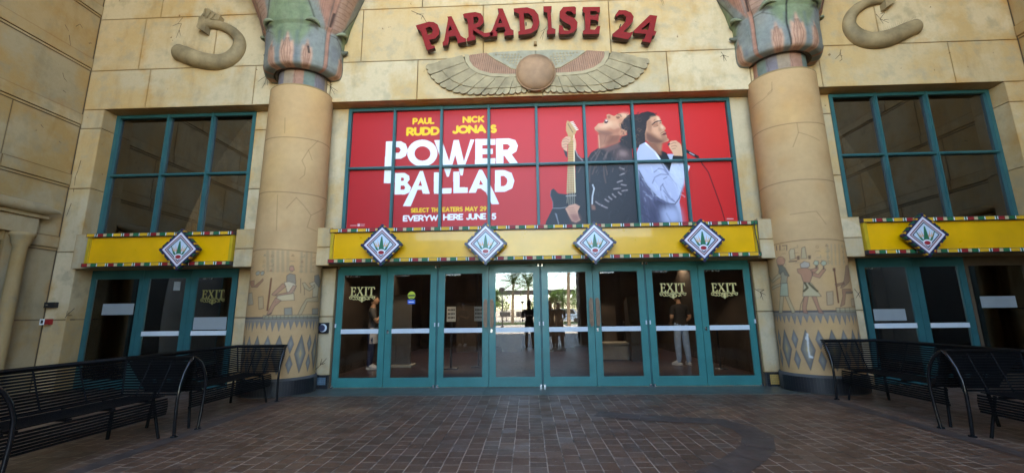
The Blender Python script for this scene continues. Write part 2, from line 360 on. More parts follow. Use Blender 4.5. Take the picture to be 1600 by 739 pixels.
def write(cv, s, xl, xr, zb, zt, wt, col, gap=.26):
    tot = sum(G[c][0] for c in s)+gap*(len(s)-1); h = zt-zb; k = (xr-xl-wt)/tot; x = xl+wt/2
    for c in s:
        for L in G[c][1]: cv.line([(x+a*k, zb+wt/2+b*(h-wt)) for a, b in L], wt, col)
        x += (G[c][0]+gap)*k
YCE = -3.6; ZREAR = 4.4
# ---------------------------------------------------------------- the setting
XC = .235; XL, XR = -8.9, 9.37; YB = -10.6
def sheet(name, x0, x1, y0, y1, z, mat, t=.0):
    b = MB(); b.add([(x0, y0, z), (x1, y0, z), (x1, y1, z), (x0, y1, z)], [(0, 1, 2, 3)]); o = b.build(name, mat); return tag(o, kind='structure')
sheet('ground', -500, 500, -900, 60, -.008, PLAZA)
sheet('brick_paving', -9.4, 9.9, -20.9, -.0, 0, FLOOR)
b = MB()
for i in range(8): b.box(-3.9+i*1.045+.002, -3.9+(i+1)*1.045-.002, -.74, -.002, -.02, .006)
tag(b.build('threshold_strip', CONC), kind='structure')
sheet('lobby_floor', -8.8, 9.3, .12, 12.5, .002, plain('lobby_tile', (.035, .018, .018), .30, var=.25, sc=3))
# slate tiles set in the paving (straight bands along the benches and the curved figure on the right)
b = MB()
def strip(path, wd, step=.3):
    L = []; 
    for (xa, ya), (xb, yb) in zip(path[:-1], path[1:]):
        n = max(1, round(math.hypot(xb-xa, yb-ya)/step))
        L += [(xa+(xb-xa)*i/n, ya+(yb-ya)*i/n) for i in range(n)]
    L.append(path[-1]); P = []
    for i, p in enumerate(L):
        a = L[max(0, i-1)]; c = L[min(len(L)-1, i+1)]; d = Vector((c[0]-a[0], c[1]-a[1])).normalized(); n = Vector((-d.y, d.x))*wd/2; P.append(((p[0]+n.x, p[1]+n.y), (p[0]-n.x, p[1]-n.y)))
    for i in range(len(P)-1):
        q = [P[i][0], P[i][1], P[i+1][1], P[i+1][0]]; c = (sum(x for x, _ in q)/4, sum(y for _, y in q)/4)
        q = [(c[0]+(x-c[0])*.975, c[1]+(y-c[1])*.975, .004) for x, y in q]; b.add(q, [(0, 1, 2, 3)])
strip([(-3.92, -.95), (-3.86, -3), (-3.86, -7)], .17); strip([(4.32, -1.1), (4.34, -3), (4.34, -7)], .17)
strip([(.85, -2.0), (1.35, -2.22), (1.8, -2.33), (2.22, -2.42), (2.36, -2.72), (2.34, -3.05), (2.16, -3.4), (1.9, -3.7), (1.6, -3.98), (1.25, -4.3), (1.0, -4.8)], .30)
tag(b.build('slate_band', SLATE, fix=False), kind='structure')

# ---------------------------------------------------------------- the cinema building
BL = thing('cinema_building', (XC, 0, 0), 'beige cinema entrance of large painted stone blocks behind the columns, doors and benches', 'building')
JZ = [0, 1.275, 2.53, 3.775, 5.02, 6.285, 7.47, 8.7, 9.9]
b = MB()
g = .006
def blk(x0, x1, z0, z1, yf=-.3, yb=-.2): b.box(x0+g, x1-g, yf, yb, z0+g, z1-g)
ZL = 5.425
def row(xs, z0, z1, yf=-.3):
    for a, c in zip(xs[:-1], xs[1:]): blk(a, c, z0, z1, yf)
row([XL, -7.627, -5.42, -3.86, -2.113, .353, 2.782, 4.34, 5.657, 8.083, XR], ZL, 6.285)
row([XL, -7.9, -6.343, -4.4, -3.273, -.806, 1.72, 4.2, 5.3, 6.86, XR], 6.285, 7.47)
row([XL, -7.603, -4.4, -2.061, .417, 2.9, 4.8, 7.3, XR], 7.47, 8.7); row([XL, -6.9, -4.4, -1, 1.5, 4.8, 8, XR], 8.7, 9.9)
# the soffit pieces of the three bays (deep lintels)
b.box(XL+.01, XR-.01, -.21, -.0, ZL+.004, 9.9, 0); b.box(-3.86, 4.33, -.20, .0, 5.428, 5.46)
WL0, WL1, WR0, WR1 = -8.455, -5.50, 5.93, 8.93
for z0, z1 in zip([0]+[j for j in JZ[1:5]], [j for j in JZ[1:5]]+[ZL]):
    for xa, xb in ((XL, WL0), (WR1, XR)): blk(xa, xb, z0, z1, -.3, 0.05)
    for xa, xb in ((WL1-.01, -4.6), (5.1, WR0)): blk(xa, xb, z0, z1, -.025, .06)
b.box(XL, XL+.02, -.25, .05, 0, ZL, 1); b.box(XR-.02, XR, -.25, .05, 0, ZL, 1)
for xa, xb in ((-4.6, -3.57), (4.02, 5.1)):
    blk(xa, xb, 2.85, ZL, -.03, .06)
for xa, xb in ((-4.6, -3.612), (4.07, 5.1)):
    blk(xa, xb, .235, 1.275, -.045, .06); blk(xa, xb, 1.275, 2.18, -.045, .06)
for xa, xb in ((WL1, -4.6), (-4.6, -3.57), (4.02, 5.1), (5.1, WR0)): b.box(xa+.02, xb-.02, -.0, .05, .0, ZL, 1)
# transom beam with its visible end blocks
b.box(WL0+.004, -5.0, -.40, .03, 2.20, 2.84); b.box(-4.2, 4.65, -.40, .03, 2.20, 2.84); b.box(5.45, WR1-.004, -.40, .03, 2.20, 2.84)
for xa, xb in ((-5.32, -4.75), (-4.1, -3.556), (4.03, 4.6), (5.25, 5.765)):
    b.box(xa, xb, -.47, -.39, 2.175, 2.50); b.box(xa, xb, -.47, -.39, 2.51, 2.865)
# mass of the building above and behind (it casts the shade on the forecourt)
b.box(-30, XL-.3, 0, 14, 0, 20); b.box(XR+.3, 32, 0, 14, 0, 20); b.box(XL-.3, XR+.3, .3, 14, 6.4, 20); b.box(XL, XR, -.19, .3, 9.0, 19.9)
b.box(XL-.3, XR+.3, -.19, .02, 5.50, 8.0, 1)
# cracks drawn as thin dark slivers on the face
def crack(pts, wd=.012, y=-.3035, tf=None):
    for (xa, za), (xb, zb) in zip(pts[:-1], pts[1:]):
        d = Vector((xb-xa, zb-za)); 
        if d.length < 1e-4: continue
        n = Vector((-d.y, d.x)).normalized()*wd/2
        q = [(xa+n.x, za+n.y), (xa-n.x, za-n.y), (xb-n.x*.55, zb-n.y*.55), (xb+n.x*.55, zb+n.y*.55)]
        P = [(x, y, z) for x, z in q] if tf is None else [tf(x, z) for x, z in q]
        b.add(P, [(0, 1, 2, 3)], 1)
def pcr(ox, oy, s, pts, wd=.012, y=-.3035): crack([at(px, py, y) for px, py in zm(ox, oy, s, pts)], wd, y)
Z4 = 3.993
for L in ([(1140, 112), (1110, 150), (1132, 150), (1118, 190), (1098, 240)], [(1110, 150), (1075, 165)], [(1118, 190), (1126, 225)]): pcr(0, 0, Z4, L)
for L in ([(665, 475), (640, 490), (610, 512)], [(665, 475), (655, 520), (635, 552)], [(690, 450), (665, 475)], [(665, 475), (672, 535)]): pcr(250, 0, Z4, L)
for L in ([(1040, 525), (1062, 540), (1110, 572)], [(1062, 540), (1068, 585)], [(1062, 540), (1090, 590)], [(1075, 525), (1062, 540)]): pcr(250, 0, Z4, L)
for L in ([(485, 35), (520, 50), (540, 85)], [(500, 45), (525, 45)], [(520, 50), (515, 62)]): pcr(400, 0, 1.9975, L)
for L in ([(855, 170), (840, 195), (815, 245)], [(850, 180), (820, 200)], [(838, 200), (830, 250)]): pcr(640, 0, 4, L, .01)
for L in ([(105, 325), (120, 345), (125, 385)], [(120, 345), (155, 358)], [(120, 345), (100, 358)], [(120, 345), (140, 382)]): pcr(1100, 0, Z4, L)
for L in ([(855, 310), (845, 345), (820, 370)], [(845, 345), (865, 352)], [(850, 330), (862, 372), (845, 385)]): pcr(1100, 0, Z4, L)
for L in ([(275, 90), (300, 120), (355, 145)], [(300, 120), (330, 80), (300, 90)], [(300, 120), (320, 150)], [(325, 125), (355, 122)]): pcr(1300, 0, Z4, L)
for L in ([(1570, 0), (1585, 40)], [(1580, 0), (1590, 30)]): pcr(640, 0, 4, L, .008)
for L in ([(505, 262), (485, 330), (470, 365), (465, 420)], [(460, 440), (458, 460)], [(445, 530), (415, 610)]): pcr(0, 185, Z4, L, .014)
for L in ([(915, 205), (950, 225), (985, 243)], [(950, 225), (975, 210), (930, 208)], [(950, 225), (968, 275)], [(960, 235), (950, 262)]): pcr(950, 400, Z4, L, .012, -.049)
for L in ([(970, 308), (1000, 280), (1040, 238)], [(1000, 280), (1010, 240)], [(1010, 275), (1030, 268)]): pcr(250, 500, Z4, L, .014, -.049)
for L in ([(140, 605), (165, 635), (178, 665)], [(165, 635), (180, 615)], [(165, 635), (150, 660)]): pcr(1300, 300, Z4, L, .012, -.029)
for L in ([(405, 505), (425, 480), (465, 445)], [(415, 495), (420, 460)], [(425, 490), (450, 490)]): pcr(0, 370, Z4, L, .014)
WALL = lab(b.build('front_wall', [STONE, JOINT], BL), 'upper facade of large beige blocks with painted cracks')
# speckled damage marks
b = MB()

# side walls with string courses; the left one carries a small portal
def side_wall(X, s, name):
    global b
    b = MB(); bands = [(1.275, None), (2.555, 2.88), (3.795, 4.10), (5.26, 5.36) if 0 else (5.05, 5.33), (6.285, 6.56), (7.5, 7.78), (8.9, 9.1)]
    zs = [0, 1.275, 2.55, 3.79, 5.05, 6.28, 7.50, 8.9, 9.9]
    for i in range(len(zs)-1):
        z0, z1 = zs[i], zs[i+1]
        if i in (2, 3, 4, 5, 6):
            hb = .27
            y = -.31
            off = [2.4, 1.1, 1.55, 2.3, 1.2][i-2]
            ys = [-.31]; yy = -.31-off
            while yy > YB: ys.append(yy); yy -= 2.35
            ys.append(YB)
            for ya, yb in zip(ys[:-1], ys[1:]):
                b.box(X-s*.10, X+s*.012, yb+g, ya-g, z0+g, z0+.045)
                b.box(X-s*.10, X+s*.03, yb+g, ya-g, z0+.055, z0+hb-g)
                b.box(X-s*.10, X, yb+g, ya-g, z0+hb+g, z1-g)
        else:
            ys = [-.31-k*2.1-(i % 2)*.9*(k > 0) for k in range(6) if -.31-k*2.1-(i % 2)*.9 > YB]+[YB]
            for ya, yb in zip(ys[:-1], ys[1:]): b.box(X-s*.10, X, yb+g, ya-g, z0+g, z1-g)
    b.box(X-s*.4, X-s*.005, YB, 0, 0, 9.9, 1)
    # portal: roll moulding, fillet, frieze, colonnettes
    y0, y1 = -.50, -4.6
    n = 15; pts = [(X+s*.16, y0+(y1-y0)*i/n, 3.235) for i in range(n+1)]
    b.tube([(X+s*.16, y0+.0, 3.235)]+pts[1:], [.03]+[.098]*(n-1)+[.03], 14)
    b.box(X, X+s*.15, -.64, y1+.15, 3.075, 3.14); b.box(X, X+s*.11, -.76, y1+.25, 2.775, 3.07)
    for yc in (-1.0, -4.15):
        b.lathe([(.095, 0.), (.13, .0), (.13, .1), (.105, .14), (.1, 1.2), (.09, 2.52), (.125, 2.60), (.14, 2.68), (.16, 2.70), (.16, 2.765), (0, 2.766)], X+s*.16, yc, 28)
        b.box(X, X+s*.05, yc-.16, yc+.18, 0.02, 2.77)
    def tf(a, z): return (X+s*.004, a, z)
    for L in ([(-.9, 6.9), (-.82, 6.82)], [(-.72, 7.0), (-.66, 7.1), (-.6, 7.05)], [(-.8, 6.75), (-.74, 6.55), (-.73, 6.5)], [(-.78, 5.95), (-.74, 5.86), (-.68, 5.82)], [(-.72, 5.62), (-.66, 5.6)], [(-.95, 4.8), (-.9, 4.76)], [(-.62, 4.62), (-.58, 4.6)]):
        crack(L, .011, tf=tf)
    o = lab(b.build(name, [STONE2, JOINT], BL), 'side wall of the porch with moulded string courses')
    f = MB(); f.box(X+s*.005, X+s*.06, -1.24, -4.0, .02, 2.66); f.build('side_window_frame', TEALD, o)
    f = MB(); f.box(X+s*.061, X+s*.066, -1.32, -3.92, .2, 2.58); f.build('glass_pane', SIDEG, o)
    return o
SIDEG = plain('dark_side_glass', (.02, .018, .015), .5)
side_wall(XL, 1, 'side_wall'); side_wall(XR, -1, 'side_wall')

# porch roof, unseen and gapped to shape the light, and rear screen (behind the camera, seen in the glass)
b = MB()
b.box(XL-.4, XR+.4, YCE, -.2, 9.6, 9.9); b.box(XL-.4, XC-5.2, YB-.7, YCE-.001, 9.6, 9.9); b.box(XC+5.2, XR+.4, YB-.7, YCE-.001, 9.6, 9.9)
o = lab(b.build('porch_ceiling', STONE2, BL), 'flat unseen ceiling of the porch, its gap shaped for the light')
RWM = plain('brown_plaster', (.20, .115, .065), .8, var=.2, sc=2)
for s in (-1, 1):
    b = MB(); xa, xb = (XC-2.12, XL-.3) if s < 0 else (XC+1.95, XR+.3)
    b.box(xa, xb, YB-.75, YB, .0, ZREAR); b.box(XC+s*5.2, xb, YB-.74, YB-.01, ZREAR, 9.59)  # upper middle left open to bring more light onto the facade
    xe = xa
    b.box(xe-.0, xe+s*.95, YB-.8, YB+.35, .0, .55); b.box(xe+s*.02, xe+s*.8, YB-.1, YB+.22, .55, ZREAR-.4)
    b.box(xa+s*1.8, xa+s*2.1, YB, YB+.2, 0, ZREAR)
    lab(b.build('rear_wall', RWM, BL), 'brown rear screen wall beside the opening to the plaza')

# lobby shell
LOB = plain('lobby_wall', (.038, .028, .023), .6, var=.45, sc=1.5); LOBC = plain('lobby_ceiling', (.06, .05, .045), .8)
b = MB()
b.box(-8.85, 9.32, 9.0, 9.1, 0, 2.9, 0); b.box(-8.85, -8.75, .1, 9.0, 0, 2.9, 0); b.box(9.22, 9.32, .1, 9.0, 0, 2.9, 0)
b.box(-8.85, 9.32, .1, 9.1, 2.86, 2.9, 1)
for x in (-6.9, -4.4, 4.85, 7.6): b.box(x-.12, x+.12, 1.6, 9, 0, 2.86, 0)
for x in (-2.2, -.6, .9, 2.7): b.box(x-.35, x+.35, 7.2, 7.8, 0, 2.86, 0)
for x0, x1 in ((-8.85, -4.1), (4.6, 9.32)):      # rooms behind the side windows
    b.box(x0, x1, 3.0, 3.1, 2.9, 6.4, 0); b.box(x0, x1, .1, 3.1, 5.9, 6.0, 1)
b.box(-4.1, 4.6, .12, .22, 2.9, 6.4, 0)
for x in (-6.3, 6.8): b.box(x-.9, x+.9, 1.5, 1.7, 3.4, 4.0, 0)
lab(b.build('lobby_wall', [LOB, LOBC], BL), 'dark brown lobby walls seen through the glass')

# ---------------------------------------------------------------- windows
def window(xs, zs, label, zm_, m=TEALD, w=.052, paned=True):
    f = MB(); x0, x1, z0, z1 = xs[0], xs[-1], zs[0], zs[1]
    for i, x in enumerate(xs):
        q = w*1.25 if i in (0, len(xs)-1) else w
        c = x + (q/2 if i == 0 else -q/2 if i == len(xs)-1 else 0)
        f.box(c-q/2, c+q/2, -.045, .05, z0, z1)
        if 0 < i < len(xs)-1: f.box(c-q*.22, c+q*.22, -.062, -.044, z0, z1)
    for a, c in zip(xs[:-1], xs[1:]):
        for zc, h in ((z0+w/2, w), (zm_, w*.9), (z1-w*.6, w*1.2)):
            f.box(a+w/2+.002, c-w/2-.002, -.040, .046, zc-h/2, zc+h/2)
        f.box(a+w*.5+.003, c-w*.5-.003, -.056, -.0395, zm_-.011, zm_+.011)
    o = lab(f.build('window_frame', m, BL), label)
    if paned:
        p = MB(); p.box(x0+.02, x1-.02, .012, .016, z0+.02, z1-.02); p.build('window_pane', GLASSW, o)
    return o
PW0, PWW = -3.569, .9486
window([PW0+PWW*i for i in range(9)], (2.86, 5.415), 'wide teal window grid of sixteen panes over the red banner', 4.1425, paned=False)
window([WL0, -7.345, -6.4045, -5.50], (2.86, 5.415), 'teal window grid left of the left column', 4.115)
window([WR0-.005, 6.7988, 7.7477, 8.92], (2.86, 5.415), 'teal window grid right of the right column', 4.16)

# ---------------------------------------------------------------- doors
EXG = {'E': ([(0, 1), (.62, 1), (.64, .72), (.58, .72), (.5, .9), (.27, .92), (.27, .56), (.44, .56), (.47, .66), (.52, .66), (.52, .38), (.47, .38), (.44, .48), (.27, .48), (.27, .08), (.5, .08), (.62, .3), (.67, .3), (.64, 0), (0, 0), (0, .07), (.1, .09), (.1, .91), (0, .93)], .72),
 'X': ([(0, 1), (.36, 1), (.36, .94), (.28, .92), (.43, .64), (.58, .92), (.5, .94), (.5, 1), (.8, 1), (.8, .94), (.7, .92), (.49, .56), (.76, .08), (.86, .06), (.86, 0), (.46, 0), (.46, .06), (.55, .08), (.37, .42), (.17, .08), (.26, .06), (.26, 0), (-.04, 0), (-.04, .06), (.06, .08), (.31, .51), (.1, .92), (0, .94)], .9),
 'I': ([(0, 1), (.38, 1), (.38, .93), (.28, .91), (.28, .09), (.38, .07), (.38, 0), (0, 0), (0, .07), (.1, .09), (.1, .91), (0, .93)], .46),
 'T': ([(0, 1), (.72, 1), (.74, .7), (.68, .7), (.6, .9), (.45, .91), (.45, .09), (.55, .07), (.55, 0), (.17, 0), (.17, .07), (.27, .09), (.27, .91), (.12, .9), (.04, .7), (-.02, .7)], .74)}
def exit_decal(x0, x1, zt, parent, m):
    d = MB(); tot = sum(EXG[c][1] for c in 'EXIT')-.02; k = (x1-x0)/tot; h = k*1.02; x = x0; zb = zt-h; y0, y1 = .0165, .0205
    for c in 'EXIT':
        d.prism([(x+a*k, zb+z*h) for a, z in EXG[c][0]], y0, y1); x += EXG[c][1]*k
    cx = (x0+x1)/2; W = x1-x0
    d.box(x0-.02, x1+.02, y0, y1, zb-.022, zb-.010)
    def ringp(cx_, cz, r, wd, a0=0, a1=360):
        n = 16; o_ = [(cx_+(r+wd/2)*math.cos(R(a0+(a1-a0)*i/n)), cz+(r+wd/2)*math.sin(R(a0+(a1-a0)*i/n))) for i in range(n+1)]
        i_ = [(cx_+(r-wd/2)*math.cos(R(a0+(a1-a0)*i/n)), cz+(r-wd/2)*math.sin(R(a0+(a1-a0)*i/n))) for i in range(n+1)]
        for i in range(n): d.prism([o_[i], o_[i+1], i_[i+1], i_[i]], y0, y1, back=False)
    for s in (-1, 1):
        ringp(cx+s*.036, zb-.058, .026, .014); d.prism([(cx+s*.036+.008*math.cos(t), zb-.058+.008*math.sin(t)) for t in np.linspace(0, 6.28, 9)[:-1]], y0, y1)
        ringp(cx+s*.105, zb-.050, .020, .011, -180, 100); ringp(cx+s*.155, zb-.046, .022, .011, 180*(s < 0), 180*(s < 0)+270)
        ringp(cx+s*(W/2-.012), zb-.036, .020, .012, 100, 400)
    d.prism([(cx-.03, zb-.085), (cx+.03, zb-.085), (cx, zb-.125)], y0, y1); d.prism([(cx-.01, zb-.02), (cx+.01, zb-.02), (cx+.01, zb-.09), (cx-.01, zb-.09)], y0-.001, y1)
    return lab(d.build('exit_lettering', m, parent), 'gold EXIT lettering with scrollwork')
def door(x0, x1, label, meet=None, ztop=2.20, st=.105, kind='door', bar=True, m=TEAL, bottom=.165):
    """leaf between x0 and x1; frame, glass pane, white push bar"""
    f = MB(); ya, yb = -.0, .05
    f.box(x0+.004, x0+st, ya, yb, .012, ztop); f.box(x1-st, x1-.004, ya, yb, .012, ztop)
    f.box(x0+st, x1-st, ya+.002, yb-.002, .012, bottom); f.box(x0+st, x1-st, ya+.002, yb-.002, 2.047, ztop)
    for xa, xb, za, zb in ((x0+st, x0+st+.012, bottom, 2.047), (x1-st-.012, x1-st, bottom, 2.047), (x0+st+.012, x1-st-.012, bottom, bottom+.012), (x0+st+.012, x1-st-.012, 2.035, 2.047)):
        f.box(xa, xb, .012, .038, za, zb)
    o = lab(f.build(kind, m, BL), label)
    p = MB(); p.box(x0+st+.002, x1-st-.002, .022, .026, bottom+.002, 2.045); p.build('glass_pane', GLASS, o)
    if bar:
        p = MB(); p.box(x0+st+.013, x1-st-.013, -.004, .018, .957, 1.040)
        p.build('push_bar', WHITE, o)
        p = MB(); p.box(x0+st+.03, x0+st+.30, .030, .05, 2.005, 2.03); p.build('door_closer', STEEL, o)
    return o
W = .96; X0 = -3.61
names = ['leftmost door of the wide entrance, with gold EXIT lettering', 'door with a round yellow and blue sticker', 'left door of the pair with bronze pull handles on its right', 'door left of centre mirroring the plaza', 'door right of centre mirroring the plaza', 'door with a bronze pull handle on its left stile, right of centre', 'door with gold EXIT lettering in front of the person in pale jeans', 'rightmost door of the wide entrance, with gold EXIT lettering']
D = []
for i in range(8):
    a = X0+i*W; c = a+W; st0 = .125 if i % 2 == 0 else .105; D.append(door(a+(.012 if i % 2 == 0 else 0), c-(.012 if i % 2 else 0), names[i], st=.112))
# gaps between pairs: dark mullion lines, pivots and latches
f = MB()
for i in range(0, 9, 2):
    x = X0+i*W; f.box(x-.010, x+.010, .006, .048, .0, 2.2)
f.box(X0-.02, X0+8*W+.02, .004, .048, 2.203, 2.24); f.build('door_mullion', TEALD, BL)
for i in range(8):
    f = MB(); a = X0+i*W; hx = a+.035 if i % 2 == 0 else a+W-.035
    for z in (.03, 2.17):
        f = MB(); f.box(hx-.018, hx+.018, -.03, -.001, z-.022, z+.022); f.build('pivot_hinge', STEEL, D[i])
    f = MB(); f.box(hx-.010, hx+.010, -.022, -.001, 1.07, 1.14); f.box(hx-.006, hx+.006, -.028, -.021, 1.08, 1.10); f.build('latch', WHITE, D[i])
for i in (1, 3, 5, 7):
    f = MB(); x = X0+i*W-.02; z = .985
    if i in (1, 7): x = X0+i*W+.055
    else: x = X0+i*W+.05
    f.box(x-.016, x+.016, -.016, -.001, z-.03, z+.03); f.box(x-.009, x+.009, -.021, -.015, z-.02, z+.012); f.build('lock_plate', STEEL, D[i])
exit_decal(-3.345, -2.885, 1.815, D[0], GOLD); exit_decal(2.415, 2.865, 1.80, D[6], GOLD); exit_decal(3.34, 3.785, 1.79, D[7], GOLD)
# bronze pull handles with an angular outline
def handle(xc, parent, s):
    f = MB(); z0, z1 = 1.04, 1.56; w_ = .066
    pl = [(-w_*.5*s, z0+.07), (-w_*.1*s, z0), (w_*.55*s, z0+.02), (w_*.55*s, z1-.02), (-w_*.1*s, z1), (-w_*.5*s, z1-.07)]
    f.prism([(xc+a, z) for a, z in pl], -.075, -.055)
    for k in range(4): xk = xc+(-.018+k*.014)*s; f.box(xk-.0025, xk+.0025, -.079, -.0751, z0+.06, z1-.06)
    for z in (z0+.09, z1-.09): f.tube([(xc+.01*s, -.056, z), (xc+.01*s, -.0, z)], .011)
    f.build('pull_handle', BRONZE, parent)
handle(-.79, D[2], 1); handle(-.665, D[3], -1); handle(1.13, D[4], 1); handle(1.255, D[5], -1)
# round sticker on the second door
p = MB(); n = 24
p.prism([(-2.18+.072*math.cos(2*PI*k/n), 1.645+.072*math.sin(2*PI*k/n)) for k in range(n)], .0185, .0205, m=0)
p.box(-2.25, -2.11, .0175, .0185, 1.485, 1.565, 1); p.box(-2.245, -2.115, .0165, .0175, 1.628, 1.655, 2); p.box(-2.23, -2.13, .0165, .0172, 1.515, 1.53, 3); p.box(-2.21, -2.15, .0165, .0172, 1.585, 1.6, 2)
lab(p.build('sticker', [plain('sticker_yellow', (.55, .60, .04), .4), plain('sticker_blue', (.03, .13, .55), .4), plain('sticker_dark', (.03, .06, .03), .4), S_WHT], D[1]), 'round yellow sticker over a blue strip')
# side entrances
SD = []
SD.append(door(WL0, -7.406, 'teal sidelight with a frosted strip at far left', kind='side_panel', bar=False, st=.075, m=TEALD))
SD.append(door(-7.406, -6.45, 'left door of the left side entrance', m=TEALD)); SD.append(door(-6.45, -5.54, 'right door of the left side entrance with faded EXIT lettering', m=TEALD))
SD.append(door(5.98, 6.94, 'left door of the right side entrance with a frosted strip', m=TEALD)); SD.append(door(6.94, 7.83, 'right door of the right side entrance', m=TEALD))
SD.append(door(7.83, 8.92, 'sidelight with a frosted strip at far right', kind='side_panel', bar=False, st=.06, m=JOINT))
for (xa, xb, za, zb), par in (((-8.15, -7.53, 1.355, 1.565), SD[0]), ((-6.32, -5.68, 1.06, 1.29), SD[2]), ((6.13, 6.68, 1.085, 1.29), SD[3]), ((8.0, 8.6, 1.29, 1.49), SD[5])):
    p = MB(); p.box(xa, xb, .0185, .0205, za, zb); p.build('frosted_strip', FROST, par)
GOLD2 = plain('faded_gold_decal', (.20, .165, .05), .5)
exit_decal(-6.22, -5.78, 1.80, SD[2], GOLD2)
p = MB(); p.box(-6.80, -6.67, .0185, .0205, 1.80, 1.97); p.build('paper_notice', FROST, SD[1])
# ---------------------------------------------------------------- the red film banner inside the window grid
PX0, PX1, PZ0, PZ1 = PW0+.02, PW0+8*PWW-.02, 2.885, 5.39
cv = Canvas(PX0, PX1, PZ0, PZ1, .0095, (202, 36, 36))
YP = .03
def zp(ox, oy, s, pts): return [at(x, y, YP) for x, y in zm(ox, oy, s, pts)]
T = lambda p: zp(530, 150, 3.36, p)
GU = lambda p: zp(840, 160, 6.718, p)
GL = lambda p: zp(840, 250, 6.718, p)
SU = lambda p: zp(980, 160, 6.718, p)
S2 = lambda p: zp(980, 250, 6.718, p)
# print tone: deeper red to the left, brighter to the right
cv.poly([(PX0, PZ0), (-1.2, PZ0), (-1.2, PZ1), (PX0, PZ1)], (180, 34, 38), feather=.8, alpha=.8)
cv.poly([(1.6, PZ0), (PX1, PZ0), (PX1, PZ1), (1.6, PZ1)], (212, 38, 36), feather=.8, alpha=.7)
WH = (238, 240, 244)
def txt(s, xl, xr, yt, yb, wt, col, gap=.26):
    a = T([(xl, yb)])[0]; c = T([(xr, yb)])[0]; t = T([(xl, yt)])[0]; write(cv, s, a[0], c[0], a[1], t[1], wt, col, gap)
YEL = (246, 196, 30)
txt('PAUL', 385, 500, 118, 152, .036, YEL); txt('RUDD', 352, 528, 167, 212, .050, YEL, .24)
txt('NICK', 648, 762, 109, 144, .036, YEL); txt('JONA', 594, 772, 157, 201, .050, YEL, .2); txt('S', 793, 828, 152, 197, .050, YEL)
txt('SELECT TH', 376, 518, 588, 612, .021, YEL); txt('EATERS MAY 29', 542, 774, 583, 608, .021, YEL)
txt('EVERYW', 335, 520, 626, 658, .028, WH, .2); txt('HERE JUNE', 546, 772, 619, 652, .028, WH, .2); txt('5', 800, 825, 615, 649, .028, WH)
for pts, holes in (
  ([(247, 240), (325, 240), (350, 253), (361, 284), (350, 316), (325, 330), (284, 332), (272, 458), (235, 458)], [[(287, 270), (315, 270), (325, 284), (315, 300), (285, 301)]]),
  ([(500, 234), (540, 233), (578, 345), (602, 233), (628, 233), (655, 345), (690, 230), (710, 230), (655, 380), (648, 418), (638, 418), (610, 310), (576, 424), (566, 424)], []),
  ([(716, 228), (820, 227), (820, 258), (751, 260), (751, 278), (806, 278), (806, 306), (751, 307), (751, 328), (820, 328), (820, 358), (714, 360)], []),
  ([(824, 226), (890, 224), (925, 234), (938, 262), (930, 292), (905, 308), (940, 356), (898, 357), (868, 315), (862, 315), (862, 358), (824, 358)], [[(860, 254), (885, 254), (898, 266), (885, 283), (860, 284)]]),
  ([(295, 405), (345, 405), (368, 420), (370, 440), (358, 455), (378, 480), (370, 506), (345, 517), (292, 517)], [[(326, 428), (338, 429), (342, 437), (338, 446), (325, 446)], [(324, 470), (342, 470), (348, 481), (342, 492), (323, 492)]]),
  ([(425, 394), (440, 394), (476, 513), (440, 513), (434, 492), (412, 492), (376, 578), (335, 578), (398, 452)], [[(427, 442), (436, 472), (416, 472)]]),
  ([(498, 402), (532, 402), (532, 484), (590, 484), (590, 508), (584, 512), (498, 513)], []),
  ([(600, 398), (632, 398), (632, 480), (675, 480), (675, 508), (600, 510)], []),
  ([(735, 388), (750, 388), (800, 480), (840, 567), (800, 567), (770, 505), (745, 486), (726, 486), (718, 507), (680, 508)], [[(742, 440), (756, 466), (734, 466)]]),
  ([(818, 390), (868, 390), (905, 405), (920, 445), (908, 485), (870, 503), (818, 504)], [[(848, 420), (866, 420), (880, 432), (884, 448), (878, 465), (864, 474), (848, 474)]])):
    cv.poly(T(pts), WH, [T(h) for h in holes])
oc = [(437+79*math.cos(t), 301+70*math.sin(t)) for t in np.linspace(0, 2*PI, 33)[:-1]]; ic = [(438+42*math.cos(t), 303+38*math.sin(t)) for t in np.linspace(0, 2*PI, 25)[:-1]]
cv.poly(T(oc), WH, [T(ic)])
# small rating marks, lower left
cv.poly(T([(97, 670), (110, 670), (110, 683), (97, 683)]), (230, 190, 190)); cv.line(T([(60, 679), (92, 679)]), .014, (225, 150, 150)); cv.line(T([(114, 673), (135, 673)]), .01, (225, 170, 170)); cv.line(T([(114, 680), (133, 680)]), .01, (225, 170, 170))
cv.line(S2([(1045, 615), (1110, 616)]), .014, (235, 190, 190))
# ---- the guitarist in the dark leather jacket
SK = (214, 150, 112); SKD = (150, 88, 60); SKL = (236, 190, 156)
JK = (34, 26, 28)
cv.poly(GU([(520, 600), (560, 530), (630, 485), (720, 480), (830, 430), (900, 400), (990, 470), (1010, 800), (1010, 740), (520, 740)]), JK)
cv.poly(GL([(395, -20), (1010, -20), (1040, 200), (1060, 700), (75, 700), (90, 640), (160, 500), (158, 440), (130, 370), (140, 320), (165, 298), (190, 320), (215, 350), (300, 360), (395, 330)]), (26, 27, 34))
cv.poly(GL([(540, -10), (1000, -10), (1020, 300), (1040, 690), (560, 690)]), (36, 33, 40), feather=.05)
for L in ([(560, 10), (545, 120), (545, 230)], [(690, 60), (700, 170), (715, 240)], [(712, 60), (730, 150)], [(450, 80), (425, 130)], [(600, 70), (575, 150)]): cv.line(GL(L), .018, (120, 86, 74), .6, .02)
for L in ([(560, 600), (640, 500)], [(600, 620), (655, 510)], [(690, 600), (730, 520)], [(700, 610), (745, 500), (740, 520)]): cv.line(GU(L), .02, (110, 84, 80), .7, .02)
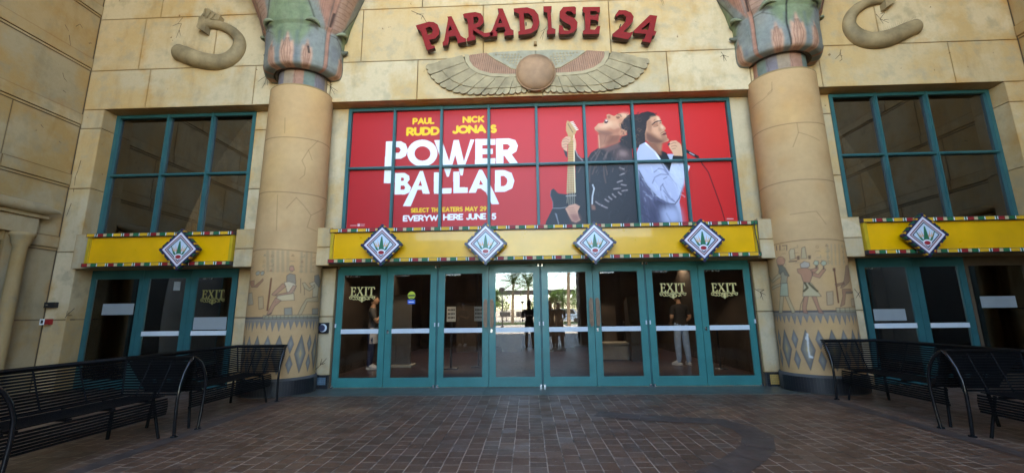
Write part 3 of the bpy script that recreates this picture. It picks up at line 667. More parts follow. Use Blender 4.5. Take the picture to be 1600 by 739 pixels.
cv.poly(GU([(665, 480), (720, 470), (840, 430), (880, 470), (740, 525)]), (96, 66, 62), feather=.02); cv.poly(GU([(780, 520), (900, 470), (980, 520), (990, 620), (820, 620)]), (92, 64, 62), feather=.05, alpha=.8)
cv.poly(GU([(860, 500), (940, 520), (930, 570), (850, 560)]), (150, 118, 112), feather=.03, alpha=.7)
for x, y, dx, dy in ((880, 90, 40, 20), (885, 150, 40, -20), (860, 225, 45, -18), (900, 262, 45, 10), (830, 300, 60, -8), (910, 320, 50, -10), (860, 350, 25, 25), (800, 375, 30, 35), (760, 400, 28, 30), (725, 425, 35, 28), (640, 460, 60, 45), (700, 490, 50, 28)):
    cv.line(GL([(x-dx*.5, y-dy*.5), (x, y), (x+dx*.6, y+dy*.4)]), .022, (200, 178, 178), .55, .018)
cv.poly(GU([(640, 330), (880, 350), (850, 430), (720, 470), (640, 490), (650, 420)]), SKD, feather=.02)              # neck
cv.poly(GU([(650, 330), (760, 350), (700, 460), (645, 480)]), (206, 138, 104), feather=.03)
cv.poly(GU([(595, 268), (640, 225), (690, 222), (700, 190), (728, 168), (722, 135), (745, 126), (800, 148), (850, 122), (905, 120), (965, 140), (985, 200), (960, 300), (900, 350), (820, 350), (740, 352), (640, 320), (600, 290)]), SK)
cv.poly(GU([(610, 285), (700, 300), (800, 250), (880, 260), (900, 340), (820, 352), (740, 352), (640, 322)]), (176, 108, 78), feather=.05)
cv.poly(GU([(640, 235), (690, 235), (730, 210), (760, 190), (790, 240), (720, 270), (650, 270)]), SKL, feather=.03, alpha=.6)
cv.poly(GU([(700, 190), (728, 180), (742, 205), (725, 225), (700, 222)]), (78, 24, 22)); cv.poly(GU([(708, 188), (728, 186), (734, 198), (714, 203)]), (240, 224, 210))
cv.poly(GU([(728, 150), (760, 140), (765, 170), (745, 178)]), (160, 92, 66), feather=.01)
cv.poly(GU([(820, 150), (860, 145), (862, 170), (835, 180)]), (150, 92, 64), feather=.012); cv.line(GU([(825, 160), (845, 172), (860, 165)]), .012, (60, 34, 26)); cv.line(GU([(835, 128), (865, 132), (880, 150)]), .016, (88, 56, 40))
cv.poly(GU([(860, 115), (960, 120), (965, 150), (900, 165)]), SKL, feather=.03, alpha=.7)
cv.poly(GU([(860, 300), (920, 300), (935, 345), (880, 352), (845, 325)]), (196, 128, 94), feather=.01)                # ear
cv.poly(GU([(870, 230), (905, 180), (960, 130), (1060, 130), (1130, 200), (1130, 420), (1060, 480), (960, 490), (900, 440), (860, 400), (885, 360), (940, 345), (935, 300), (880, 280)]), (30, 18, 16))
for k in range(18): a = rng.uniform(880, 1000); c = rng.uniform(170, 440); cv.line(GU([(a, c), (a+18, c+12), (a+20, c+35)]), .014, (74, 46, 36), .6, .012)
# guitar
cv.poly(GU([(318, 345), (382, 345), (388, 760), (318, 760)]), (190, 142, 84)); cv.poly(GL([(315, 50), (388, 50), (398, 345), (302, 345)]), (186, 138, 84))
for k in range(14): y = 420+k*25; cv.line(GU([(320, y), (384, y)]), .010, (110, 80, 50), .8)
for k in range(12): y = 70+k*24; cv.line(GL([(316-k, y), (388+k*.6, y)]), .010, (110, 80, 50), .8)
for k in range(5): cv.line(GL([(322+k*14, 55), (308+k*20, 470)]), .006, (226, 210, 180), .75)
cv.line(GU([(381, 345), (384, 640)]), .02, (240, 214, 170)); cv.line(GL([(384, 60), (394, 340)]), .018, (236, 214, 170))
cv.poly(GU([(310, 195), (360, 215), (412, 285), (398, 330), (372, 350), (320, 350), (298, 300), (300, 230)]), (196, 150, 96))
for k in range(6): cv.line(GU([(350+k*11, 212+k*16), (372+k*10, 208+k*16)]), .022, (230, 220, 200)); cv.line(GU([(318+k*9, 230+k*16), (324+k*9, 236+k*16)]), .016, (70, 50, 40))
cv.poly(GL([(165, 298), (195, 330), (225, 355), (305, 360), (310, 470), (350, 690), (78, 690), (95, 630), (160, 500), (158, 440), (132, 370), (140, 320)]), (28, 32, 42))
cv.line(GL([(140, 320), (135, 370), (160, 440), (160, 490)]), .012, (110, 110, 122), .7); cv.line(GL([(158, 505), (240, 505), (300, 495)]), .012, (150, 150, 155), .8)
for k in range(10): cv.line(GL([(185+k*4, 560+k*11), (200+k*2, 570+k*11)]), .016, (150, 150, 160), .6)
cv.line(GL([(300, 378), (400, 372)]), .016, (170, 160, 150)); cv.line(GL([(578, 262), (592, 300), (575, 380), (572, 460)]), .026, (196, 196, 200)); cv.poly(GL([(560, 460), (600, 480), (608, 520), (570, 522)]), (140, 92, 76), feather=.01)
# hands
cv.poly(GL([(290, 510), (330, 475), (395, 458), (445, 485), (420, 540), (430, 590), (450, 630), (400, 655), (360, 640), (330, 590)]), (206, 150, 124)); cv.poly(GL([(330, 560), (420, 560), (448, 628), (400, 652), (362, 640)]), (160, 104, 90), feather=.03)
for k in range(3): cv.line(GL([(310+k*12, 505+k*18), (380+k*8, 500+k*20)]), .012, (150, 96, 76), .7)
cv.poly(GU([(270, 500), (310, 510), (312, 590), (290, 560)]), (40, 28, 30))
cv.poly(GU([(250, 430), (262, 390), (300, 360), (345, 365), (348, 400), (330, 430), (312, 440), (310, 520), (285, 505), (255, 470)]), (214, 158, 124))
for y in (385, 410, 440, 470): cv.line(GU([(262, y+8), (300, y), (330, y+14)]), .012, (148, 92, 70), .8)
cv.poly(GU([(365, 380), (395, 380), (405, 440), (400, 520), (388, 520), (384, 430)]), (222, 170, 136))
cv.poly(GU([(388, 500), (420, 540), (480, 610), (490, 640), (390, 640)]), (40, 30, 32)); cv.line(GU([(395, 500), (420, 560), (470, 610)]), .02, (176, 160, 160), .6)
# ---- the singer in the pale blazer
BZ = (178, 182, 210); BZD = (104, 106, 138); BZS = (66, 66, 92)
cv.poly(SU([(95, 640), (100, 520), (130, 450), (180, 425), (300, 520), (450, 600), (600, 580), (600, 700), (95, 700)]), BZ)
cv.poly(S2([(100, -60), (600, -60), (600, 180), (560, 380), (545, 440), (560, 520), (580, 670), (120, 670)]), BZ)
cv.poly(S2([(118, 110), (200, 270), (300, 380), (440, 460), (500, 465), (545, 560), (560, 660), (120, 690)]), BZS, feather=.02)
cv.poly(S2([(350, 520), (450, 480), (540, 500), (575, 660), (380, 680)]), (170, 176, 206), feather=.07)
cv.poly(S2([(140, 200), (300, 380), (240, 520), (150, 400)]), (92, 90, 116), feather=.05, alpha=.7)
cv.line(S2([(120, 110), (210, 275), (330, 405), (430, 458), (500, 462), (545, 400), (585, 260)]), .02, (44, 40, 60), .8, .01)
for L in ([(280, 130), (330, 90), (380, 100), (425, 150)], [(260, 250), (290, 180), (350, 150), (430, 155)], [(440, 160), (520, 270), (540, 330)], [(350, 320), (350, 280), (375, 250)], [(380, 320), (440, 400), (500, 440)], [(380, 200), (415, 180)], [(300, 400), (380, 440), (450, 455)], [(370, 260), (430, 370), (490, 430)]):
    cv.line(S2(L), .02, BZD, .75, .015)
cv.poly(S2([(440, 40), (600, 40), (600, 250), (540, 380), (510, 260), (440, 150)]), (204, 208, 230), feather=.02, alpha=.8)
cv.poly(S2([(370, 30), (465, 30), (440, 125)]), (14, 12, 16)); cv.line(S2([(350, 20), (430, 150)]), .03, BZD, .7, .01)
cv.poly(SU([(220, 440), (300, 500), (360, 510), (410, 530), (450, 610), (350, 610)]), (16, 14, 18)); cv.line(SU([(190, 430), (290, 520), (345, 605)]), .03, (232, 234, 246))
cv.poly(SU([(205, 425), (360, 430), (355, 560), (320, 545), (240, 470)]), (142, 88, 64), feather=.015)                    # neck
cv.poly(SU([(300, 425), (362, 430), (352, 520)]), (196, 134, 100), feather=.02)
cv.poly(SU([(190, 200), (240, 150), (300, 140), (325, 150), (345, 190), (358, 205), (360, 235), (400, 268), (402, 285), (385, 296), (405, 320), (402, 340), (415, 352), (415, 372), (438, 395), (430, 410), (380, 425), (340, 440), (250, 430), (190, 400), (180, 300)]), (206, 146, 112))
cv.poly(SU([(190, 300), (260, 330), (330, 380), (420, 400), (380, 428), (330, 442), (240, 430), (185, 390)]), (136, 84, 62), feather=.03)
cv.poly(SU([(300, 150), (330, 155), (350, 200), (330, 215), (310, 190)]), SKL, feather=.015); cv.poly(SU([(355, 225), (385, 262), (375, 285), (345, 270)]), SKL, feather=.015, alpha=.8)
cv.line(SU([(262, 238), (290, 212), (322, 200)]), .026, (50, 28, 22)); cv.line(SU([(332, 200), (352, 198)]), .022, (50, 28, 22)); cv.line(SU([(275, 262), (300, 258), (322, 246)]), .015, (70, 40, 30)); cv.line(SU([(340, 222), (352, 218)]), .013, (70, 40, 30))
cv.poly(SU([(262, 240), (320, 212), (322, 245), (280, 262)]), (172, 112, 84), feather=.012)
cv.poly(SU([(358, 345), (385, 322), (410, 318), (408, 342), (385, 350)]), (132, 56, 52)); cv.line(SU([(358, 347), (385, 334), (408, 334)]), .01, (60, 22, 22)); cv.line(SU([(350, 330), (380, 312), (402, 308)]), .014, (96, 60, 46), .7, .01)
cv.poly(SU([(80, 200), (100, 140), (150, 112), (215, 98), (280, 115), (305, 145), (240, 165), (205, 205), (200, 270), (185, 330), (190, 400), (160, 425), (100, 470), (75, 380)]), (36, 20, 18)); cv.poly(SU([(0, 140), (90, 130), (140, 300), (130, 440), (60, 480), (0, 480)]), (32, 19, 18))
cv.poly(SU([(430, 440), (455, 408), (510, 402), (560, 440), (590, 500), (580, 590), (500, 590), (470, 520), (440, 475)]), (220, 166, 132))
for L in ([(455, 440), (490, 425), (510, 430)], [(460, 465), (500, 455), (520, 465)], [(470, 490), (505, 485)]): cv.line(SU(L), .014, (156, 100, 76), .8)
cv.poly(SU([(420, 440), (440, 425), (450, 440), (430, 462)]), (60, 56, 60)); cv.poly(SU([(478, 560), (580, 565), (640, 598), (470, 602)]), (18, 16, 20))
cv.line(SU([(590, 495), (650, 530), (735, 575)]), .06, (22, 22, 26)); cv.line(SU([(655, 530), (700, 555)]), .02, (170, 170, 178)); cv.line(SU([(735, 575), (765, 600), (790, 660)]), .018, (60, 20, 24)); cv.line(S2([(778, 30), (850, 130), (920, 320), (985, 500), (1030, 660)]), .018, (74, 20, 26))
cv.poly(S2([(628, 50), (658, 66), (640, 120), (630, 110)]), (232, 226, 236))
# finer modelling of the two figures: folds, stubble, curls, sheen
for pts, col, al in (
  ([(640, 300), (700, 320), (790, 345), (860, 345), (840, 400), (760, 430), (690, 450), (650, 470), (648, 380)], (120, 66, 44), .55), ([(600, 280), (650, 300), (740, 300), (800, 330), (740, 350), (640, 320)], (110, 66, 50), .6),
  ([(760, 200), (830, 200), (860, 260), (800, 290), (750, 260)], (226, 170, 134), .5), ([(850, 170), (900, 180), (890, 230), (850, 220)], (188, 122, 90), .6), ([(650, 230), (690, 232), (690, 250), (640, 262)], (232, 150, 124), .7), ([(700, 175), (740, 175), (738, 188), (706, 190)], (196, 96, 84), .8)):
    cv.poly(GU(pts), col, feather=.018, alpha=al)
cv.line(GU([(640, 350), (650, 480)]), .02, (230, 178, 140), .5, .015); cv.line(GU([(700, 420), (720, 350)]), .012, (110, 62, 44), .5, .01); cv.line(GU([(770, 400), (800, 355)]), .012, (110, 62, 44), .4, .01)
for k in range(46):
    a = rng.uniform(870, 1090); c_ = rng.uniform(140, 460); r_ = rng.uniform(8, 20); cv.line(GU([(a+r_*math.cos(t), c_+r_*math.sin(t)) for t in np.linspace(rng.uniform(0, 3), rng.uniform(4, 6), 6)]), .011, [(88, 58, 42), (30, 18, 16), (116, 80, 58)][k % 3], .6, .008)
for k in range(60):
    x = rng.uniform(540, 980); y = rng.uniform(490, 740); dx = rng.uniform(-22, 22); dy = rng.uniform(14, 46); cv.line(GU([(x, y), (x+dx*.5, y+dy*.5), (x+dx, y+dy)]), .014, [(86, 62, 58), (18, 13, 14), (120, 92, 86)][k % 3], .45, .014)
for k in range(70):
    x = rng.uniform(560, 1000); y = rng.uniform(40, 660); dx = rng.uniform(-30, 30); dy = rng.uniform(16, 50); cv.line(GL([(x, y), (x+dx*.5, y+dy*.45), (x+dx, y+dy)]), .016, [(58, 54, 64), (16, 15, 20), (46, 42, 52)][k % 3], .5, .018)
for pts, col, al in (
  ([(205, 205), (240, 180), (262, 240), (250, 320), (215, 300), (200, 250)], (150, 96, 70), .6), ([(260, 260), (320, 255), (345, 300), (330, 345), (280, 330)], (224, 166, 130), .55), ([(200, 330), (260, 360), (330, 395), (380, 415), (300, 435), (220, 420)], (100, 62, 48), .6),
  ([(345, 345), (400, 345), (425, 380), (420, 400), (370, 395)], (130, 84, 64), .5), ([(240, 150), (300, 145), (320, 190), (270, 205), (235, 190)], (216, 158, 122), .5), ([(330, 255), (360, 290), (345, 315), (325, 300)], (150, 96, 72), .5), ([(300, 430), (350, 435), (348, 500), (320, 470)], (108, 66, 48), .4)):
    cv.poly(SU(pts), col, feather=.018, alpha=al)
for k in range(40):
    x = rng.uniform(85, 290); y = rng.uniform(105, 200) if k % 2 else rng.uniform(150, 430); x = x if k % 2 else rng.uniform(80, 195); cv.line(SU([(x, y), (x+rng.uniform(8, 22), y-rng.uniform(-8, 14))]), .012, [(66, 42, 36), (20, 11, 10)][k % 2], .6, .008)
for k in range(50):
    x = rng.uniform(120, 560); y = rng.uniform(20, 400); dx = rng.uniform(10, 60); dy = rng.uniform(20, 70); cv.line(S2([(x, y), (x+dx*.6, y+dy*.4), (x+dx, y+dy)]), .018, [(150, 154, 188), (220, 224, 244), (168, 174, 206)][k % 3], .35, .02)
for k in range(30):
    x = rng.uniform(130, 420); y = rng.uniform(330, 650); cv.line(S2([(x, y), (x+rng.uniform(10, 50), y+rng.uniform(30, 90))]), .02, [(50, 50, 72), (104, 104, 134)][k % 2], .35, .025)
po = cv.mesh('film_banner', lambda X, Z: (X, np.full_like(X, .0)+YP, Z), POSTERM)
me = po.data
tag(po, 'wide red printed banner with a guitarist, a singer and a large white title', 'banner')
md = po.modifiers.new('thick', 'SOLIDIFY'); md.thickness = .004; md.offset = -1

# ---------------------------------------------------------------- columns
CYC = -.36
class Surf:
    def __init__(s, cx): s.cx = cx
    def rad(s, z): return .60-.0052*z if z < 5.5 else .452 if z < 5.90 else float(np.interp(z, CPZ, CPR))
    def hit(s, px, py):
        d = ray(px, py); best = None
        for t in np.arange(5.0, 12.0, .01):
            p = CAM+t*d/d[1]
            q = s.rad(p[2])
            if ((p[0]-s.cx)/q)**2+((p[1]-CYC)/(q*RY))**2 < 1:
                return (math.atan2((p[0]-s.cx), -(p[1]-CYC)/RY)*.58, float(p[2]))
        # off the silhouette: nearest approach
        bt = min(np.arange(5.0, 12.0, .02), key=lambda t: math.hypot((CAM+t*d/d[1])[0]-s.cx, ((CAM+t*d/d[1])[1]-CYC)/RY)); p = CAM+bt*d/d[1]
        return (math.atan2((p[0]-s.cx), -(p[1]-CYC)/RY)*.58, float(p[2]))
RY = .88
CPZ = [5.86, 5.875, 5.91, 5.98, 6.12, 6.4, 6.66, 6.72, 7.0, 7.4, 7.8, 8.3, 8.9, 9.4]; CPR = [.54, .68, .715, .74, .75, .74, .755, .80, .87, 1.02, 1.19, 1.37, 1.5, 1.52]
def column(cx, name, label, side):
    root = thing('painted_column', (cx, CYC, 0), label, 'column')
    S = Surf(cx)
    def surf(rf, dr=0.): return lambda X, Z: (cx+(rf(Z)+dr)*np.sin(X/.58), CYC-RY*(rf(Z)+dr)*np.cos(X/.58), Z)
    rsh = lambda Z: .60-.0052*Z
    # shaft
    c = Canvas(-1.16, 1.16, .24, 5.50, .0095, (192, 154, 109), 2)
    ga, gb = c.a.shape[:2]
    # weathered plaster: soft tonal patches in the paint
    for k in range(90):
        x, z, r_ = rng.uniform(-1.1, 1.1), rng.uniform(.3, 5.4), rng.uniform(.06, .3)
        col = [(188, 140, 88), (214, 172, 122), (196, 158, 112), (180, 138, 92), (206, 160, 100)][rng.integers(5)]
        c.poly([(x+r_*math.cos(t)*rng.uniform(.6, 1.2), z+r_*math.sin(t)*rng.uniform(.6, 1.3)) for t in np.linspace(0, 6.28, 9)[:-1]], col, feather=r_*.5, alpha=.45)
    GRY = (112, 108, 104); JL = (96, 66, 44)
    for zz in (4.47, 3.44, 2.41):
        c.line([(x, zz+.012*math.sin(x*4+zz)) for x in np.linspace(-1.16, 1.16, 12)], .013, JL, .7, .010)
    H = lambda ox, oy, s_, pts: [S.hit(px, py) for px, py in zm(ox, oy, s_, pts)]
    if side < 0:
        for L in ([(985, 140), (925, 200), (885, 265), (905, 310), (900, 355), (870, 380)], [(925, 200), (948, 262)], [(850, 495), (790, 560)], [(850, 495), (900, 550), (940, 605), (915, 680), (975, 705)], [(940, 605), (1020, 562)], [(735, 480), (728, 700)], [(780, 0), (778, 95)]): c.line(H(250, 185, 3.993, L), .010, JL, .55, .008)
    else:
        for L in ([(425, 515), (425, 575), (370, 625), (300, 680)],): c.line(H(1100, 0, 3.993, L), .010, JL, .5, .008)
        for L in ([(90, 385), (95, 415), (78, 460)], [(95, 415), (160, 440)], [(15, 280), (0, 295)], [(70, 670), (150, 660), (180, 700)]): c.line(H(1200, 0, 1.9975, L), .010, JL, .55, .008)
    # zigzag border, big diamonds
    c.poly([(-1.16, 1.245), (1.16, 1.245), (1.16, 1.285), (-1.16, 1.285)], (92, 84, 78)); c.poly([(-1.16, 1.2), (1.16, 1.2), (1.16, 1.25), (-1.16, 1.25)], (140, 128, 112), feather=.01)
    n = 26
    for k in range(n):
        x = -1.16+2.32*(k+.5)/n; h = rng.uniform(.13, .2); c.poly([(x-.047, 1.23), (x+.047, 1.23), (x+rng.uniform(-.008, .008), 1.23-h)], (134, 124, 110)); c.line([(x-.03, 1.2), (x, 1.25-h)], .010, (92, 86, 84), .6, .01)
    k = 0; x = -1.13
    while x < 1.16:
        if k % 2 == 0:
            hw, z0, z1 = .100, .36, .98; zc = (z0+z1)/2
            c.poly([(x-hw, zc), (x, z1), (x+hw, zc), (x, z0)], (118, 112, 104)); c.poly([(x-hw*.62, zc), (x, zc+.19), (x+hw*.62, zc), (x, zc-.19)], (150, 138, 116), feather=.012); c.poly([(x-hw*.25, zc), (x, zc+.08), (x+hw*.25, zc), (x, zc-.08)], (190, 160, 110))
            c.line([(x-hw, zc), (x, z1), (x+hw, zc), (x, z0), (x-hw, zc)], .010, (80, 74, 72), .8, .006)
        else:
            hw = .052
            for za, zb in ((.68, .98), (.36, .66)):
                zc = (za+zb)/2; c.poly([(x-hw, zc), (x, zb), (x+hw, zc), (x, za)], (122, 118, 112)); c.poly([(x-hw*.4, zc), (x, zc+.07), (x+hw*.4, zc), (x, zc-.07)], (150, 142, 126), feather=.01)
                c.line([(x-hw, zc), (x, zb), (x+hw, zc), (x, za), (x-hw, zc)], .008, (84, 80, 78), .7, .006)
        x += .172; k += 1
    LN = (96, 78, 66)
    def fig(ox, oy, s_, items):
        for it in items:
            if it[0] == 'p': P_ = H(ox, oy, s_, it[1]); c.poly(P_, it[2], alpha=(it[3] if len(it) > 3 else .9)*.85, feather=.006); c.line(P_+[P_[0]], .009, LN, .85, .006)
            else: c.line(H(ox, oy, s_, it[1]), it[3] if len(it) > 3 else .010, it[2], .9, .005)
    if side > 0:
        f = 4.62; O = (1195, 380, f)
        TEA = (152, 164, 138); PK = (166, 112, 88); STN = (180, 158, 118)
        fig(*O, [
         ('p', [(90, 155), (120, 160), (150, 175), (180, 235), (165, 240), (160, 290), (115, 290), (120, 240), (100, 210), (105, 180)], (140, 136, 112)),
         ('p', [(120, 290), (165, 285), (172, 380), (112, 380)], TEA), ('p', [(20, 220), (55, 270), (115, 210), (120, 240), (60, 285), (15, 240)], STN), ('p', [(50, 320), (115, 290), (120, 305), (55, 335)], STN),
         ('p', [(113, 380), (140, 380), (128, 500), (105, 505)], STN), ('p', [(148, 380), (172, 380), (222, 495), (200, 505)], STN),
         ('p', [(118+32*math.cos(t), 128+32*math.sin(t)) for t in np.linspace(0, 6.28, 13)[:-1]], (178, 122, 96)), ('p', [(100, 160), (130, 155), (180, 235), (150, 230), (135, 200), (112, 225)], (104, 98, 84)),
         ('p', [(255, 150), (285, 130), (322, 140), (325, 165), (300, 180), (262, 175)], (160, 152, 140)),
         ('p', [(235, 185), (300, 175), (345, 195), (340, 240), (325, 285), (282, 285), (262, 225), (240, 210)], PK), ('p', [(330, 190), (372, 175), (380, 160), (385, 185), (345, 225)], PK), ('p', [(345, 205), (385, 225), (425, 175), (440, 190), (395, 250), (345, 235)], PK),
         ('p', [(282, 280), (335, 285), (408, 382), (275, 382)], (176, 164, 128)), ('l', [(290, 285), (310, 320), (282, 345)], (80, 66, 40), .03), ('l', [(320, 290), (350, 320), (380, 345)], (80, 66, 40), .03),
         ('p', [(285, 382), (315, 382), (300, 470), (312, 505), (280, 500), (272, 460)], PK), ('p', [(340, 382), (372, 382), (395, 460), (425, 505), (390, 500)], PK), ('l', [(285, 384), (262, 440), (252, 500)], LN),
         ('p', [(350, 145), (360, 125), (385, 128), (390, 150), (370, 162)], TEA), ('p', [(400, 145), (415, 125), (440, 130), (445, 150), (420, 165)], TEA), ('l', [(370, 160), (372, 180)], LN, .02), ('l', [(424, 165), (425, 185)], LN, .02),
         ('p', [(178, 60), (190, 40), (215, 42), (222, 110), (185, 120)], (176, 164, 130), .6), ('l', [(178, 132), (232, 128)], LN, .02), ('p', [(262, 110), (268, 35), (290, 25), (305, 110)], (160, 150, 118), .6), ('p', [(235, 95), (250, 92), (250, 118), (238, 118)], (70, 44, 34)), ('p', [(315, 90), (330, 88), (330, 112), (318, 112)], (70, 44, 34)),
         ('l', [(85, 20), (88, 50)], LN, .02), ('l', [(110, 15), (112, 50)], LN, .02), ('l', [(130, 18), (160, 15), (160, 50)], LN, .014),
         ('l', [(497, 185), (530, 425)], (110, 66, 46), .028), ('p', [(490, 180), (505, 180), (505, 200), (492, 198)], (120, 66, 44)),
         ('p', [(582, 165), (598, 155), (608, 200), (612, 270), (560, 320), (545, 322), (570, 270)], (140, 106, 84)), ('p', [(505, 295), (570, 280), (575, 295), (515, 310)], (136, 92, 70)), ('p', [(555, 330), (620, 330), (630, 360), (580, 362), (575, 440), (545, 455), (560, 380)], (150, 104, 82)),
         ('p', [(585, 350), (660, 348), (660, 352), (585, 358)], (150, 140, 116)), ('p', [(510, 465), (660, 460), (660, 495), (515, 498)], (164, 154, 122), .7), ('l', [(540, 465), (542, 495)], LN), ('l', [(575, 463), (577, 495)], LN), ('l', [(610, 462), (612, 495)], LN),
         ('p', [(445, 350), (490, 345), (492, 440), (448, 445)], (140, 134, 120), .4), ('p', [(620, 400), (655, 395), (658, 450), (625, 452)], (140, 134, 120), .4)])
        for k in range(5): c.line(H(*O, [(450+k*28, 10), (455+k*28, 150)]), .03, (150, 136, 110), .45, .02)
        c.poly(H(1190, 370, 2.956, [(207, 442), (216, 446), (220, 520), (226, 545), (240, 553), (238, 558), (220, 556), (214, 520)]), (214, 212, 204), feather=.006); c.poly(H(1190, 370, 2.956, [(206, 450), (203, 470), (210, 475)]), (214, 212, 204))
    else:
        f = 3.36; O = (380, 380, f)
        TEA = (146, 152, 136); PK = (170, 120, 96); STN = (176, 154, 116)
        fig(*O, [
         ('p', [(245, 120), (262, 118), (268, 140), (255, 148), (243, 140)], (182, 122, 104)), ('p', [(228, 170), (245, 158), (272, 165), (276, 210), (262, 220), (240, 225), (228, 200)], (130, 124, 110)),
         ('p', [(215, 205), (240, 200), (270, 210), (278, 225), (262, 262), (232, 265), (225, 235)], (208, 184, 148)), ('p', [(208, 210), (225, 225), (165, 275), (150, 268)], PK), ('p', [(262, 220), (278, 225), (255, 262), (180, 280), (168, 272), (240, 255)], PK),
         ('p', [(180, 275), (265, 262), (268, 298), (182, 302), (168, 310)], (200, 178, 138)), ('p', [(170, 285), (200, 300), (165, 330), (145, 372), (125, 372), (150, 320)], PK), ('l', [(148, 185), (128, 350)], (110, 66, 46), .03), ('l', [(120, 382), (148, 365)], LN, .02),
         ('p', [(215, 340), (255, 336), (256, 374), (216, 376)], (128, 130, 118)), ('p', [(105, 378), (395, 372), (396, 392), (105, 398)], (152, 148, 120), .6),
         ('p', [(372, 170), (395, 165), (405, 195), (400, 230), (385, 225), (372, 200)], (112, 112, 106)), ('p', [(345, 210), (372, 200), (395, 230), (388, 280), (362, 282), (365, 235)], (190, 172, 138)), ('p', [(310, 208), (322, 205), (345, 235), (372, 215), (375, 230), (345, 250), (318, 235)], STN),
         ('p', [(330, 290), (390, 278), (395, 305), (335, 305), (305, 372), (285, 375), (305, 330)], STN), ('p', [(360, 342), (392, 340), (392, 370), (360, 372)], (130, 128, 114)),
         ('p', [(35, 200), (60, 195), (60, 225), (90, 200), (105, 185), (108, 195), (75, 230), (45, 230)], (150, 98, 76)), ('p', [(66, 155), (80, 145), (90, 150), (85, 165), (70, 168)], (140, 146, 130)), ('p', [(92, 152), (105, 146), (114, 152), (108, 165), (95, 168)], (140, 146, 130)),
         ('p', [(30, 262), (48, 258), (55, 320), (25, 325)], (132, 140, 128), .6), ('p', [(80, 282), (105, 278), (108, 340), (84, 345)], (150, 146, 120), .4),
         ('l', [(300, 185), (300, 260)], LN), ('l', [(318, 230), (320, 270)], LN)])
        for k in range(5): c.line(H(*O, [(130+k*26, 45), (130+k*26, 145)]), .05, (140, 126, 100), .45, .03)
        for k in range(3): c.line(H(*O, [(305+k*26, 50), (302+k*26, 150)]), .04, (140, 126, 100), .45, .03)
        for k in range(14): c.line(H(*O, [(115+k*20, 380), (115+k*20, 395)]), .01, LN, .7)
    gl_ = np.random.default_rng(3 if side > 0 else 4)
    for x_ in (-.62, -.42, -.12, .02, .34, .50, .72):
        for q in range(4):
            z_ = 2.30-.085*q+gl_.uniform(-.01, .01); kx = gl_.integers(4); P2 = lambda L: [(x_+a, z_+b_) for a, b_ in L]; cl_ = [(120, 104, 84), (132, 92, 70), (116, 116, 98)][gl_.integers(3)]
            if kx == 0: c.line(P2([(-.03, 0), (.03, 0), (.03, .04)]), .010, cl_, .6, .006)
            elif kx == 1: c.line(P2([(.02*math.cos(t), .02*math.sin(t)) for t in np.linspace(0, 6.3, 9)]), .008, cl_, .6, .006)
            elif kx == 2: c.poly(P2([(-.03, -.01), (0, .035), (.03, -.01)]), cl_, alpha=.5)
            else: c.line(P2([(-.035, 0), (-.015, .015), (0, 0), (.015, .015), (.035, 0)]), .008, cl_, .6, .006)
    c.mesh('shaft', surf(rsh), MURALM, root)
    # rim, neck, base
    m = MB(); m.lathe([(.40, 5.62), (.47, 5.56), (.55, 5.54), (.572, 5.515), (.573, 5.50), (.56, 5.49)], cx, CYC, 64, ry=RY); m.build('shaft_rim', SHAFT, root)
    c = Canvas(-1.16, 1.16, 5.50, 5.95, .014, (120, 122, 112))
    x = -1.1; k = 0
    while x < 1.2:
        wd = rng.uniform(.24, .32); c.poly([(x, 5.4), (x+wd, 5.4), (x+wd, 6), (x, 6)], [(168, 124, 104), (112, 122, 112), (122, 112, 116), (160, 138, 116)][k % 4], feather=.012)
        c.line([(x+.02, 5.5), (x+.05, 5.65), (x+.02, 5.75), (x+.06, 5.95)], .010, (70, 56, 50), .7, .01) if k % 2 == 0 else None
        x += wd; k += 1
    c.mesh('neck', lambda X, Z: (cx+.452*np.sin(X/.58), CYC-RY*.452*np.cos(X/.58), Z), CAPM, root)
    m = MB(); m.lathe([(.622, 0), (.635, .02), (.635, .255), (.62, .285), (.598, .29)], cx, CYC, 64, ry=.98*RY, m=0)
    for k in range(44):
        a = PI+PI*(k+.5)/44-PI*.0; da = PI/44*.47
        q = []
        for zz in (.02, .248):
            for aa in (a-da, a+da): q.append((cx+.641*math.cos(aa), CYC+.98*RY*.641*math.sin(aa), zz))
        m.add(q, [(0, 1, 3, 2)], 1)
    m.build('tiled_base', [GROUT, TILEK], root, fix=False)
    # capital
    zt = 9.0; c = Canvas(-1.30, 1.30, 5.86, zt, .012, (132, 134, 128))
    for k in range(120):
        x, z, r_ = rng.uniform(-1.3, 1.3), rng.uniform(5.9, zt), rng.uniform(.05, .2); col = [(106, 112, 108), (128, 132, 118), (104, 104, 116), (138, 128, 112)][rng.integers(4)]
        c.poly([(x+r_*.6*math.cos(t), z+r_*1.4*math.sin(t)) for t in np.linspace(0, 6.28, 9)[:-1]], col, feather=r_*.4, alpha=.5)
    GR = (120, 132, 100); PKC = (172, 124, 104); PKL = (196, 150, 124); DK = (66, 60, 52)
    def flame(x, z0, w_, h_):
        c.poly([(x-w_*.46, z0), (x+w_*.46, z0), (x+w_*.55, z0+h_*.35), (x+w_*.42, z0+h_*.7), (x+w_*.2, z0+h_*.6), (x+.0, z0+h_), (x-w_*.18, z0+h_*.62), (x-w_*.42, z0+h_*.75), (x-w_*.5, z0+h_*.35)], PKL, feather=.012)
        for q in (-.3, -.1, .12, .3): c.line([(x+w_*q*.6, z0+.02), (x+w_*q*1.1, z0+h_*.35), (x+w_*q*.4, z0+h_*.75)], .012, (118, 78, 66), .7, .010)
    off = 0.; PER = 1.12
